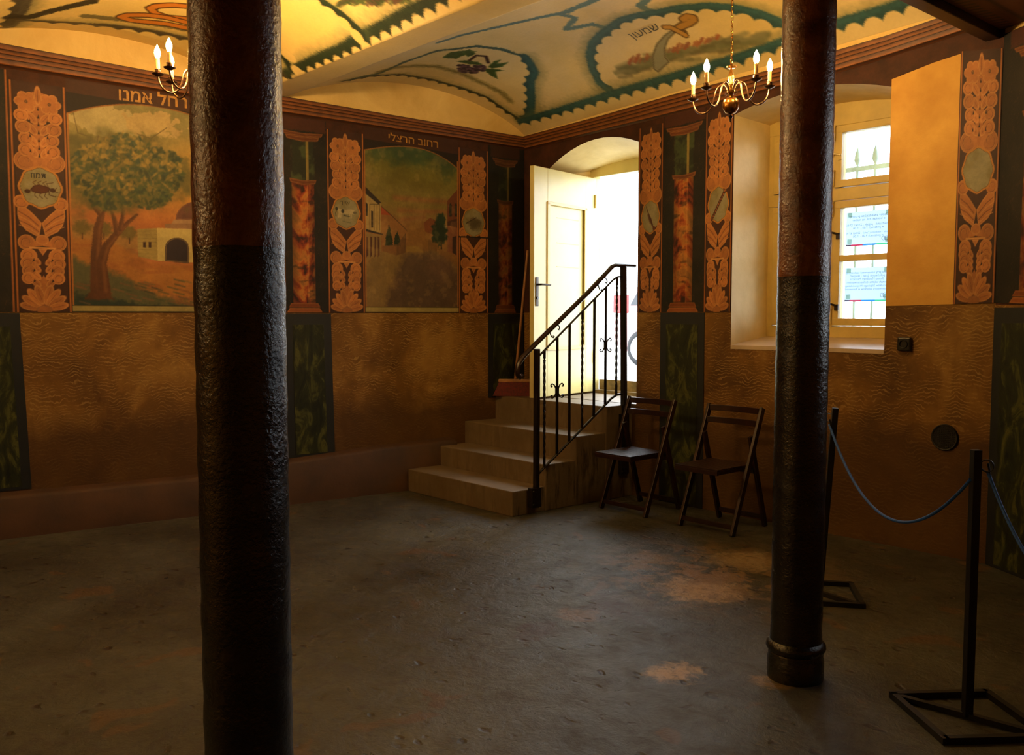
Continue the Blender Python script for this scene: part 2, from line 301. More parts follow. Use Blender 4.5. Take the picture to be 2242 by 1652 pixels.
class Pt:
    def __init__(s, x0, x1, y0, y1, cell, base):
        s.nx = max(4, int(round((x1 - x0) / cell)) + 1); s.ny = max(4, int(round((y1 - y0) / cell)) + 1); s.cell = cell
        s.x = np.linspace(x0, x1, s.nx); s.y = np.linspace(y0, y1, s.ny); s.X, s.Y = np.meshgrid(s.x, s.y, indexing='xy')
        s.C = np.empty(s.X.shape + (3,)); s.C[:] = base
    def sl(s, xa, xb, ya, yb):
        i0, i1 = np.searchsorted(s.x, [xa, xb]); j0, j1 = np.searchsorted(s.y, [ya, yb]); return slice(max(0, j0 - 1), j1 + 1), slice(max(0, i0 - 1), i1 + 1)
    def put(s, S, a, col):
        a = a[..., None]; s.C[S] = s.C[S] * (1 - a) + np.asarray(col) * a
    def full(s, a, col): s.put((slice(None), slice(None)), a, col)
    def sdf(s, S, pts):
        X, Y = s.X[S], s.Y[S]; P = np.asarray(pts, float); d = np.full(X.shape, 1e9); ins = np.zeros(X.shape, bool)
        for a, b in zip(P, np.roll(P, -1, 0)):
            e = b - a; L = e @ e + 1e-12; tt = np.clip(((X - a[0]) * e[0] + (Y - a[1]) * e[1]) / L, 0, 1)
            d = np.minimum(d, (X - a[0] - tt * e[0]) ** 2 + (Y - a[1] - tt * e[1]) ** 2)
            c = ((a[1] > Y) != (b[1] > Y)) & (X < (b[0] - a[0]) * (Y - a[1]) / (b[1] - a[1] + 1e-12) + a[0]); ins ^= c
        d = np.sqrt(d); return np.where(ins, -d, d)
    def poly(s, pts, col, soft=None, alpha=1, rim=None, rimw=.004, jit=0, k=0):
        P = np.asarray(pts, float); m = (soft or s.cell) + .012 + jit; S = s.sl(P[:, 0].min() - m, P[:, 0].max() + m, P[:, 1].min() - m, P[:, 1].max() + m)
        if s.X[S].size == 0: return
        soft = soft or s.cell * .8; d = s.sdf(S, P)
        if jit: d = d + (fbm(s.X[S], s.Y[S], 1.2 / jit, 3, k) - .5) * jit * 2
        s.put(S, alpha * np.clip(.5 - d / soft, 0, 1), col)
        if rim is not None: s.put(S, alpha * np.clip(1 - np.abs(d + rimw * 1.1) / rimw, 0, 1) * .8, rim)
    def stroke(s, pts, w_, col, soft=None, alpha=1, jit=0, k=0):
        P = np.asarray(pts, float); soft = soft or s.cell * .8; W_ = np.broadcast_to(np.asarray(w_, float), (len(P),)); m = W_.max() + soft * 2 + jit
        S = s.sl(P[:, 0].min() - m, P[:, 0].max() + m, P[:, 1].min() - m, P[:, 1].max() + m)
        X, Y = s.X[S], s.Y[S]
        if X.size == 0: return
        d = np.full(X.shape, 1e9)
        for i in range(len(P) - 1):
            a, b = P[i], P[i + 1]; e = b - a; L = e @ e + 1e-12; tt = np.clip(((X - a[0]) * e[0] + (Y - a[1]) * e[1]) / L, 0, 1)
            d = np.minimum(d, np.hypot(X - a[0] - tt * e[0], Y - a[1] - tt * e[1]) - (W_[i] * (1 - tt) + W_[i + 1] * tt) / 2)
        if jit: d = d + (fbm(X, Y, 1.2 / jit, 3, k) - .5) * jit * 2
        s.put(S, alpha * np.clip(.5 - d / soft, 0, 1), col)
    def ell(s, cx, cy, rx, ry, col, ang=0, soft=None, alpha=1, rim=None, rimw=.004, jit=0, k=0):
        m = max(rx, ry) + .02 + jit + (soft or 0); S = s.sl(cx - m, cx + m, cy - m, cy + m); X, Y = s.X[S] - cx, s.Y[S] - cy
        if X.size == 0: return
        c, q = math.cos(ang), math.sin(ang); u = (X * c + Y * q) / rx; v_ = (-X * q + Y * c) / ry
        d = (np.hypot(u, v_) - 1) * min(rx, ry); soft = soft or s.cell * .8
        if jit: d = d + (fbm(X + cx, Y + cy, 1.2 / jit, 3, k) - .5) * jit * 2
        s.put(S, alpha * np.clip(.5 - d / soft, 0, 1), col)
        if rim is not None: s.put(S, alpha * np.clip(1 - np.abs(d + rimw * 1.1) / rimw, 0, 1) * .8, rim)
    def mesh(s, name, fn, parent, mat, label=None, mask=None):
        P = fn(s.X, s.Y).reshape(-1, 3); nx, ny = s.nx, s.ny
        i = (np.arange(ny - 1)[:, None] * nx + np.arange(nx - 1)[None, :]); q = np.stack([i, i + 1, i + nx + 1, i + nx], -1).reshape(-1, 4)
        me = bpy.data.meshes.new(name); me.vertices.add(len(P)); me.vertices.foreach_set('co', P.ravel().astype('f'))
        me.loops.add(q.size); me.loops.foreach_set('vertex_index', q.ravel().astype('i')); me.polygons.add(len(q))
        me.polygons.foreach_set('loop_start', np.arange(0, q.size, 4, dtype='i'))
        try: me.polygons.foreach_set('loop_total', np.full(len(q), 4, 'i'))
        except Exception: pass
        me.update(calc_edges=True)
        ca = me.color_attributes.new('paint', 'FLOAT_COLOR', 'POINT')
        rgb = lin(np.clip(s.C, 0, 1)).reshape(-1, 3); ca.data.foreach_set('color', np.hstack([rgb, np.ones((len(rgb), 1))]).ravel().astype('f'))
        o = link_mesh(name, me, mat, parent, True)
        if label: o['label'] = label
        return o
def text_obj(name, body, size, mat, parent, O, U, V, align='CENTER', mirror=False, rtl=False, lift=.002, stretch=1., bold=0):
    if rtl: body = body[::-1]
    cu = bpy.data.curves.new(name, 'FONT'); cu.body = body; cu.size = size; cu.align_x = align; cu.align_y = 'CENTER'; cu.resolution_u = 2; cu.offset = bold
    tmp = bpy.data.objects.new(name + '_tmp', cu); COL.objects.link(tmp); bpy.context.view_layer.update()
    me = bpy.data.meshes.new_from_object(tmp.evaluated_get(bpy.context.evaluated_depsgraph_get())); bpy.data.objects.remove(tmp)
    me.name = name; U = Vector(U).normalized(); V = Vector(V).normalized(); N = U.cross(V); O = Vector(O)
    if not len(me.vertices): return None
    for vt in me.vertices:
        x, y = vt.co.x * stretch * (-1 if mirror else 1), vt.co.y; vt.co = O + U * x + V * y + N * lift
    me.materials.clear(); return link_mesh(name, me, mat, parent)
# ------------------------------------------------------------------ wall frames
AP = np.array([-6.95, 1.0]); AQ = np.array([-6.36, 5.74]); AD = (AQ - AP) / np.linalg.norm(AQ - AP); AN = np.array([AD[1], -AD[0]])
BY = 5.74; CP_ = np.array([-2.19, 5.74]); CD = np.array([.33, -.20]); CD = CD / np.linalg.norm(CD); CN = np.array([CD[1], -CD[0]])
def fA(off=.004): return lambda s, z: np.stack([AP[0] + AD[0] * s + AN[0] * off, AP[1] + AD[1] * s + AN[1] * off, z], -1)
def fB(off=.004): return lambda s, z: np.stack([s, BY - off + 0 * s, z], -1)
def fC(off=.004): return lambda s, z: np.stack([CP_[0] + CD[0] * s + CN[0] * off, CP_[1] + CD[1] * s + CN[1] * off, z], -1)
def ptf(f, s, z): return tuple(f(np.array(float(s)), np.array(float(z))))
# ------------------------------------------------------------------ floor, ceiling
mb = MB(); mb.add([(-7.6, -4.2, 0), (3.2, -4.2, 0), (3.2, 6.0, 0), (-7.6, 6.0, 0)], [(0, 1, 2, 3)]); struct(mb.build('floor', M['floor']))
RIBS = [.94 - 2.4 * 2, .94 - 2.4, .94, 3.35, 5.86]
def zc(x, y):
    x = np.asarray(x, float); y = np.asarray(y, float); z = np.full(np.broadcast(x, y).shape, 3.2)
    ris = .26 + .20 * np.clip((x + 6.6) / 1.9, 0, 1) ** .8
    for a, b in zip(RIBS[:-1], RIBS[1:]):
        a2 = a + .12; b2 = b - .12; tt = np.clip((y - a2) / (b2 - a2), 0, 1); inside = (y > a2) & (y < b2)
        base = 3.2 + (tt * (-.05 + .045 * (x + 6.4)) if b > 5.8 else 0 * tt)
        z = np.where(inside, base + ris * (4 * tt * (1 - tt)) ** .85, z)
    endz = 3.15 + .045 * (x + 6.4); z = np.where(y >= RIBS[-1] - .12, endz, z)
    return z
def on_ceil(px, py):
    d = ray(px, py); tt = np.linspace(.5, 9.5, 1800); P = CAMP + d * tt[:, None]; g_ = P[:, 2] - zc(P[:, 0], P[:, 1])
    k = np.argmax(g_ > 0); k = k if g_[k] > 0 else len(tt) - 1
    if k > 0: a = g_[k - 1] / (g_[k - 1] - g_[k] + 1e-12); P_ = P[k - 1] * (1 - a) + P[k] * a
    else: P_ = P[0]
    return P_
def cc(pts, d=8):     # pixel polyline -> plan polyline on the vault, densified
    out_ = []
    for (a, b) in zip(pts[:-1], pts[1:]):
        for i in range(d): out_.append((a[0] + (b[0] - a[0]) * i / d, a[1] + (b[1] - a[1]) * i / d))
    out_.append(pts[-1]); return [tuple(on_ceil(*q)[:2]) for q in out_]
def resample(P, step):
    P = np.asarray(P); L = np.r_[0, np.cumsum(np.hypot(*np.diff(P, axis=0).T))]; n = max(2, int(L[-1] / step)); tt = np.linspace(0, L[-1], n + 1)
    return np.c_[np.interp(tt, L, P[:, 0]), np.interp(tt, L, P[:, 1])]
cbase = lambda X, Y: np.array([.84, .74, .50]) + (fbm(X, Y, 1.1, 5, 1) - .5)[..., None] * np.array([.16, .18, .26])
cp = Pt(-7.0, -2.3, .2, 5.80, .0095, (.94, .84, .60)); cp.C = cbase(cp.X, cp.Y)
daylight_tint = np.clip(1.2 - np.hypot((cp.X + 4.6), (cp.Y - 4.5)) / 1.7, 0, 1) * np.clip((fbm(cp.X, cp.Y, 2.5, 5, 3) - .35) * 3, 0, 1)
lamp_tint = np.clip((3.35 - cp.Y) / .3, 0, 1); cp.full(lamp_tint * .7, (.95, .80, .44)); cp.full(daylight_tint * .5, (.84, .79, .72)); BASEC = cp.C.copy()  # warm lamplight on the left bay and grey daylight on the right, tinted into the paint
CREAM = (.86, .76, .52)
def band(pts, w_, side, col=(.13, .19, .15), pitch=.105, lobes=True, d=8, shade=True):
    side = -side; P = np.asarray(cc(pts, d)); Q = resample(P, .03); T = np.gradient(Q, axis=0); T /= np.linalg.norm(T, axis=1)[:, None] + 1e-9; N = np.c_[-T[:, 1], T[:, 0]] * side
    if shade: cp.stroke(Q - N * w_ * .45, w_ * 1.1, (.42, .43, .28), soft=.09, alpha=.5, jit=.03)
    cp.stroke(Q, w_, col, soft=.018, jit=.010)
    cp.stroke(Q - N * w_ * .2, w_ * .4, tuple(np.array(col) * 1.6), soft=.04, alpha=.4, jit=.03, k=3)
    if lobes:
        Q = resample(P, pitch); T = np.gradient(Q, axis=0); T /= np.linalg.norm(T, axis=1)[:, None] + 1e-9; N = np.c_[-T[:, 1], T[:, 0]] * side
        for q, n_ in zip(Q, N):
            r_ = pitch * .53; c_ = q + n_ * (w_ * .5 + r_ * .52); S = cp.sl(c_[0] - .15, c_[0] + .15, c_[1] - .15, c_[1] + .15); X, Y = cp.X[S], cp.Y[S]
            if X.size == 0: continue
            a = np.clip(.5 - (np.hypot(X - c_[0], Y - c_[1]) - r_) / .008, 0, 1)[..., None]; cp.C[S] = cp.C[S] * (1 - a) + BASEC[S] * a
def thin(pts, w_=.035, col=(.27, .40, .38), d=8): cp.stroke(resample(cc(pts, d), .03), w_, col, soft=.012, jit=.015)
DG = (.12, .17, .12); TL = (.17, .29, .29); TB = (.33, .45, .45)
thin([(960, 93), (1010, 77), (1100, 57), (1178, 39), (1221, 30), (1242, 25), (1300, 2)], .045, TB)
thin([(1221, 30), (1260, 39), (1239, 64), (1299, 53), (1339, 66)], .045, TB)
thin([(1232, 29), (1302, 0), (1330, -12)], .06, TB)
thin([(1441, 32), (1400, 13), (1421, -4)], .06, TB)
thin([(1146, 125), (1100, 108), (1042, 101), (1000, 107), (957, 111), (885, 136), (832, 160), (778, 171), (753, 178)], .04, (.22, .33, .30))
band([(1142, 266), (1157, 246), (1160, 214), (1157, 178), (1167, 157), (1157, 139), (1146, 125)], .10, 1, TL, .115)
band([(753, 178), (821, 166), (878, 164), (943, 175), (1010, 194), (1064, 214), (1110, 246), (1142, 266)], .05, -1, DG, .10)
band([(1345, 203), (1316, 180), (1302, 151), (1296, 122), (1302, 96), (1322, 75), (1363, 46), (1403, 35), (1447, 29), (1490, 20), (1549, 16), (1607, 20), (1665, 35), (1711, 55), (1760, 85)], .10, -1, TL, .13)
band([(1142, 268), (1240, 240), (1345, 208), (1461, 176), (1563, 147), (1636, 124), (1711, 98), (1828, 58), (1903, 35), (1979, 12), (2040, -8)], .085, -1, TL, .13)
band([(621, 168), (657, 150), (707, 128), (750, 111), (800, 82), (850, 57), (903, 28), (957, 3), (1010, -25)], .075, -1, DG, .115)
band([(789, 71), (753, 36), (721, 14), (700, 0), (670, -30)], .065, 1, DG, .085)
band([(639, 153), (614, 114), (590, 90)], .05, -1, DG, .10)
band([(15, 57), (49, 46), (116, 49), (174, 52), (232, 58), (290, 64), (349, 73), (412, 87), (500, 115), (590, 160), (621, 168)], .07, -1, (.24, .22, .16), .13)
band([(15, 57), (29, 35), (40, 20), (52, -10)], .12, 1, (.27, .25, .19), .13)
thin([(17, 55), (29, 35), (52, 41), (116, 23), (174, 9), (204, 3)], .07, (.20, .19, .13))
thin([(185, 35), (290, 45), (412, 65)], .06, (.46, .42, .26))
for ringp in ([(440, 12), (412, 14), (378, 11), (343, 13), (329, 19), (340, 29), (369, 38), (414, 42), (450, 52)], [(450, 72), (412, 62), (363, 52), (290, 45), (264, 38), (279, 33), (320, 33), (363, 38), (392, 45), (450, 60)]):
    cp.stroke(resample(cc(ringp), .03), .075, (.25, .14, .05)); cp.stroke(resample(cc(ringp), .03), .05, (.80, .48, .16))
# foliage in the left bay, landscape smear, sword, grapes
for i in range(70):
    a = random.random(); px = 742 + a * 150; py = 2 + random.random() * 14 + (1 - a) * 6 - 14
    q = cc([(px, py), (px + 18 - 36 * random.random(), py + 8)], 2); cp.stroke(q, .02, random.choice([(.22, .28, .16), (.30, .36, .20), (.36, .26, .22)]), alpha=.7)
for i in range(150):
    a = random.random(); px = 1345 + a * 315; py = 158 - a * 72 + random.gauss(0, 7) - 8 * math.sin(a * 3)
    q = cc([(px, py), (px + 26, py - 6 + random.gauss(0, 3))], 2); cp.stroke(q, .03, random.choice([(.42, .42, .28), (.46, .46, .32), (.38, .36, .24), (.52, .50, .36)]), soft=.02, alpha=.55)
for i in range(60):
    a = random.random(); px = 1370 + a * 200; py = 140 - a * 55 + random.gauss(0, 3)
    q = cc([(px, py), (px + 4, py - 9)], 2); cp.stroke(q, .016, random.choice([(.62, .34, .20), (.56, .36, .26)]), alpha=.7)
sw = [(790 / 3.442 + 1200, 520 / 3.442)] + [(1200 + a / 3.442, b / 3.442) for a, b in ((780, 420), (812, 330), (870, 265), (930, 222), (972, 240), (910, 300), (885, 370), (890, 430), (920, 470), (830, 550))]
cp.poly(cc(sw + [sw[0]], 4)[:-1], (.56, .55, .46), rim=(.32, .25, .14), rimw=.008)
Sx = lambda L: [(1200 + a / 3.442, b / 3.442) for a, b in L]
cp.stroke(cc(Sx([(965, 225), (1010, 195), (1060, 175), (1095, 150), (1090, 132), (1050, 125), (1020, 145)]), 5), .075, (.36, .26, .10)); cp.stroke(cc(Sx([(965, 225), (1010, 195), (1060, 175), (1095, 150), (1090, 132), (1050, 125), (1020, 145)]), 5), .05, (.68, .50, .20))
cp.stroke(cc(Sx([(880, 205), (920, 205), (960, 225), (1000, 245), (1035, 265), (1020, 240)]), 5), .055, (.36, .26, .10)); cp.stroke(cc(Sx([(880, 205), (920, 205), (960, 225), (1000, 245), (1035, 265)]), 5), .035, (.72, .54, .24))
Gx = lambda L: [(600 + a / 2.8025, b / 2.8025) for a, b in L]
cp.stroke(cc(Gx([(640, 440), (740, 415), (870, 402), (1000, 408), (1150, 450), (1300, 520), (1400, 570), (1450, 620)]), 6), .045, (.40, .38, .17), soft=.05, alpha=.85, jit=.02)
for lf in ([(1030, 355), (1080, 320), (1160, 310), (1250, 315), (1200, 330), (1150, 345), (1120, 360)], [(1115, 375), (1180, 370), (1250, 380), (1290, 400), (1200, 395)], [(1310, 410), (1350, 375), (1395, 365), (1370, 390), (1440, 380), (1400, 410), (1340, 420)],
           [(1290, 420), (1340, 420), (1415, 432), (1360, 440), (1375, 485), (1330, 465), (1300, 440)], [(1150, 320), (1200, 300), (1240, 330), (1190, 350)]):
    cp.poly(cc(Gx(lf + [lf[0]]), 3)[:-1], (.22, .32, .13), rim=(.38, .46, .20), rimw=.006, jit=.008)
for i in range(60):
    px = 1135 + random.random() * 155; py = 400 + random.random() * 55 * (1 - abs(px - 1200) / 200)
    q = on_ceil(*Gx([(px, py)])[0]); cp.ell(q[0], q[1], .022, .022, random.choice([(.26, .18, .20), (.38, .27, .30), (.20, .14, .15)]), rim=(.46, .36, .38), rimw=.003)
cp.stroke(cc(Gx([(1200, 370), (1240, 340), (1300, 345), (1315, 385)]), 4), .03, (.22, .14, .10))
ceil = cp.mesh('ceiling', lambda X, Y: np.stack([X, Y, zc(X, Y)], -1), None, M['ceil_paint']); struct(ceil)
def lumz(px, py): q = on_ceil(px, py); return Vector(q)
a_ = lumz(1390, 74); b_ = lumz(1432, 58); u_ = (b_ - a_); up_ = (lumz(1405, 52) - lumz(1412, 78)); n_ = Vector((0, 0, -1)); v_ = up_ - u_.normalized() * up_.dot(u_.normalized())
text_obj('lettering', 'שמעון', .11, M['inkgrey'], ceil, (a_ + b_) / 2, u_, v_, rtl=True, lift=.012)
# rest of the vaults outside the painted bay, coarse
def grid_struct(name, x0, x1, y0, y1, nx, ny, mat):
    X, Y = np.meshgrid(np.linspace(x0, x1, nx), np.linspace(y0, y1, ny)); Z = zc(X, Y); mb = MB()
    fs = [(j * nx + i, j * nx + i + 1, (j + 1) * nx + i + 1, (j + 1) * nx + i) for j in range(ny - 1) for i in range(nx - 1)]
    mb.add(np.stack([X, Y, Z], -1).reshape(-1, 3), fs); return struct(mb.build(name, mat, smooth=True))
grid_struct('ceiling_rear', -7.6, -2.3, -4.2, .2, 8, 90, M['cream'])
# gallery : dark beam and painted soffit
mb = MB(); mb.box((-2.30, -4.2, 3.11), (-2.215, 5.74, 3.9)); struct(mb.build('gallery_beam', M['beam'], bevel=.006))
mb = MB(); mb.box((-2.215, -4.2, 3.16), (3.2, 5.74, 3.22)); gal = struct(mb.build('gallery_ceiling', M['beam']))
gp = Pt(-2.21, -.9, 3.2, 5.72, .012, (.44, .26, .16)); gp.C += (fbm(gp.X, gp.Y, 3, 4, 2) - .5)[..., None] * .10
for i in range(60): gp.poly([(-2.185, 3.2 + i * .055), (-2.12, 3.215 + i * .055), (-2.12, 3.235 + i * .055), (-2.185, 3.22 + i * .055)], (.08, .10, .09), soft=.012); gp.poly([(-2.19, 3.215 + i * .055 + .008), (-2.125, 3.235 + i * .055), (-2.19, 3.25 + i * .055)], (.36, .33, .22), alpha=.5)
for q in ([(-1.95, 4.2), (-1.5, 4.6), (-1.2, 5.3), (-1.6, 5.1), (-1.9, 4.7)], [(-1.9, 3.4), (-1.3, 3.8), (-1.0, 4.4), (-1.5, 4.2)]): gp.poly(q, (.20, .17, .10), soft=.03, alpha=.7, rim=(.05, .05, .04), rimw=.03)
for k in range(4): gp.stroke([(-2.05 + .2 * k, 3.2), (-2.05 + .2 * k, 5.7)], .02, (.07, .05, .04), soft=.02, alpha=.7)
gp.mesh('painted_soffit', lambda X, Y: np.stack([X, Y, 3.157 + 0 * X], -1), gal, M['paint'], 'dark brown painted soffit with dashed border')
# ------------------------------------------------------------------ walls
g4 = lambda a, b, z0, z1, f: [ptf(f, a, z0), ptf(f, b, z0), ptf(f, b, z1), ptf(f, a, z1)]
mb = MB(); mb.add(g4(-5.5, 4.95, -.05, 4.1, fA(0)), [(0, 1, 2, 3)]); wallA = struct(mb.build('wall_left', M['wallA']))
# back wall with arched door and window openings
def arch_top(x0, z0, x1, z1, zm, n=12, xm=None):
    pts = []
    for i in range(n + 1):
        t_ = i / n; pts.append((x0 + (x1 - x0) * t_, z0 + (z1 - z0) * t_ + (zm - (z0 + z1) / 2) * (1 - (2 * t_ - 1) ** 2)))
    return pts
DX0, DX1, WX0, WX1, SILL, LAND = -6.14, -4.975, -4.055, -2.865, 1.27, .765
door_f = [(DX0, LAND), (DX1, LAND)] + arch_top(DX1, 2.905, DX0, 2.74, 2.985)
win_f = [(WX0, SILL), (WX1, SILL)] + arch_top(WX1, 2.955, WX0, 2.97, 3.055)
outer = [(-6.6, -.05), (-2.19, -.05), (-2.19, 4.1), (-6.6, 4.1)]
loops = [[Vector((x, z, 0)) for x, z in outer], [Vector((x, z, 0)) for x, z in door_f[::-1]], [Vector((x, z, 0)) for x, z in win_f[::-1]]]
tri = tessellate_polygon(loops); fl = [q for l_ in loops for q in l_]
mb = MB(); mb.add([(q.x, BY, q.y) for q in fl], [tuple(t_) for t_ in tri]); wallB = struct(mb.build('wall_back', M['wallB']))
def reveal(name, front, back, y1, mat, parent, close=True):
    n = len(front); mb = MB(); V_ = [(x, BY, z) for x, z in front]; mid = [((a[0] + b[0]) / 2, (BY + y1) / 2, (a[1] + b[1]) / 2) for a, b in zip(front, back)]
    V_ += mid + [(x, y1, z) for x, z in back]; fs = []
    for k in (0, 1):
        for i in range(n): j = (i + 1) % n; fs.append((k * n + i, k * n + j, k * n + n + j, k * n + n + i))
    mb.add(V_, fs); o = mb.build(name, mat, parent, smooth=True)
    try: o.data.set_sharp_from_angle(angle=R(35))
    except Exception: pass
    return o
door_b = [(-6.02, LAND), (-5.02, LAND)] + arch_top(-5.02, 2.87, -6.02, 2.87, 2.88)
YD = 6.29; YW = 6.25
reveal('door_reveal', door_f, door_b, YD + .1, M['cream'], wallB)
win_b = [(-4.09, 1.32), (-2.97, 1.32)] + arch_top(-2.97, 2.96, -4.09, 2.965, 3.03)
reveal('window_reveal', win_f, win_b, YW + .12, M['cream'], wallB)
mb = MB(); mb.hexa([(WX0 + .002, BY - .004, SILL - .02), (WX1 - .002, BY - .004, SILL - .02), (-2.972, YW, 1.30), (-4.088, YW, 1.30), (WX0 + .002, BY - .004, SILL + .008), (WX1 - .002, BY - .004, SILL + .008), (-2.972, YW, 1.335), (-4.088, YW, 1.335)])
mb.build('window_sill', simple('pale_sill_paint', (.74, .66, .56), .35, 0, .1, 5, .2), wallB)
# right wall + out of frame walls
WC = [(1.15, 1.45), (1.85, 1.45), (1.85, 2.75), (1.15, 2.75)]; WL = 2.4
loops = [[Vector((a, b, 0)) for a, b in [(0, -.05), (WL, -.05), (WL, 4.1), (0, 4.1)]], [Vector((a, b, 0)) for a, b in WC[::-1]]]
tri = tessellate_polygon(loops); fl = [q for l_ in loops for q in l_]; mb = MB(); mb.add([ptf(fC(0), q.x, q.y) for q in fl], [tuple(t_) for t_ in tri]); wallC = struct(mb.build('wall_right', M['wallC']))
mb = MB(); mb.add([ptf(fC(0), a, b) for a, b in WC] + [ptf(fC(-.45), a, b) for a, b in WC], [(k, (k + 1) % 4, (k + 1) % 4 + 4, k + 4) for k in range(4)]); mb.build('window_reveal', M['cream'], wallC)
w2 = struct(thing('window_2', 'x', 'x')); del w2['label']; del w2['category']
mb = MB()
for a, b, c, d in ((1.15, 1.22, 1.45, 2.75), (1.78, 1.85, 1.45, 2.75), (1.47, 1.53, 1.45, 2.75), (1.15, 1.85, 1.45, 1.52), (1.15, 1.85, 2.68, 2.75), (1.15, 1.85, 2.25, 2.32)): mb.hexa([ptf(fC(o_), s_, z_) for z_ in (c, d) for s_, o_ in ((a, -.44), (b, -.44), (b, -.38), (a, -.38))])
mb.build('window_frame', M['winpaint'], w2)
mb = MB(); mb.add([ptf(fC(-.41), a, b) for a, b in WC], [(0, 1, 2, 3)]); mb.build('pane', M['glass'], w2)
e = ptf(fC(0), WL, 0); mb = MB(); mb.add([(e[0], e[1], 0), (3.2, e[1], 0), (3.2, e[1], 4.1), (e[0], e[1], 4.1), (3.2, -4.2, 0), (3.2, -4.2, 4.1), (-7.7, -4.2, 0), (-7.7, -4.2, 4.1)], [(0, 1, 2, 3), (1, 4, 5, 2), (4, 6, 7, 5)]); struct(mb.build('wall_rear', M['yellow']))
# cornices : swept moulded strips with uv.v for painted stripes
def cornice(name, f0, ss, zb, zt, depth=.028):
    prof = [(0, 0), (.10, .5), (.16, .25), (.34, .55), (.37, .3), (.54, .7), (.58, .45), (.72, .85), (.76, .6), (.94, 1.), (1., .35), (1.001, 0)]
    mb = MB(); m = len(prof); V_ = []; UVs = []
    for s_, b_, t_ in zip(ss, zb, zt):
        for p_, d_ in prof: V_.append(ptf(f0(.004 + depth * d_), s_, b_ + (t_ - b_) * p_)); UVs.append((s_, min(p_, 1)))
    fs = [(i * m + k, (i + 1) * m + k, (i + 1) * m + k + 1, i * m + k + 1) for i in range(len(ss) - 1) for k in range(m - 1)]
    me = bpy.data.meshes.new(name); me.from_pydata(V_, [], fs); uvl = me.uv_layers.new(name='UVMap')
    for lp in me.loops: uvl.data[lp.index].uv = UVs[lp.vertex_index]
    return struct(link_mesh(name, me, M['cornice']))
cornice('trim_1', fA, [-4, .54, 1.78, 2.47, 3.6, 4.776], [3.14, 3.14, 3.11, 3.07, 3.05, 3.03], [3.30, 3.295, 3.24, 3.205, 3.17, 3.14])
cornice('trim_2', fB, [-6.37, -5.3, -4.64, -3.67, -3.26, -2.89, -2.49, -2.31], [3.02, 3.045, 3.06, 3.09, 3.11, 3.14, 3.18, 3.20], [3.145, 3.18, 3.215, 3.235, 3.26, 3.28, 3.32, 3.35])
# left baseboard ledge
mb = MB(); V_ = []; prof = lambda zt: [(-.02, -.02), (.105, -.02), (.10, zt - .03), (.085, zt - .008), (.05, zt), (-.02, zt + .01)]
ss = [-4, .44, 1.2, 1.74, 2.42, 3.2, 3.9, 3.98]; zs = [.30, .295, .29, .29, .345, .39, .41, .40]
for s_, z_ in zip(ss, zs):
    for o_, q in prof(z_): V_.append(ptf(fA(o_ + .006 * math.sin(s_ * 5)), s_, q))
fs = [(i * 6 + k, (i + 1) * 6 + k, (i + 1) * 6 + k + 1, i * 6 + k + 1) for i in range(len(ss) - 1) for k in range(5)] + [tuple(range(6)), tuple((len(ss) - 1) * 6 + k for k in range(6))]
mb.add(V_, fs); struct(mb.build('baseboard_left', M['skirt'], smooth=True))
# ------------------------------------------------------------------ painted panels
ORN = np.array([.74, .47, .24]); RIM = (.84, .60, .34); SHD = (.38, .22, .11); BRN = np.array([.25, .125, .07])
def ball(p, cx, cy, r_, side, k=0, col=None):
    c = ORN * (0.92 + .16 * ((k * 37) % 10) / 10) if col is None else col
    p.ell(cx, cy, r_, r_, c, rim=RIM, rimw=.0035)
    sp_ = [(cx + side * r_ * .62 * math.cos(a) * (1 - a / 9), cy + r_ * .62 * math.sin(a) * (1 - a / 9)) for a in np.linspace(-2.2, 3.4, 12)]
    p.stroke(sp_, .004, SHD, alpha=.75); p.stroke([(x + .003, y - .002) for x, y in sp_], .003, RIM, alpha=.6)
def petal(p, x0, y0, x1, y1, w_, k=0):
    dx, dy = x1 - x0, y1 - y0; L = math.hypot(dx, dy); p.ell((x0 + x1) / 2, (y0 + y1) / 2, L / 2, w_ / 2, ORN * (.93 + .14 * (k % 3) / 2), ang=math.atan2(dy, dx), rim=RIM, rimw=.0035)
    p.stroke([(x0 + dx * .25, y0 + dy * .25), (x0 + dx * .75, y0 + dy * .75)], .003, SHD, alpha=.6)
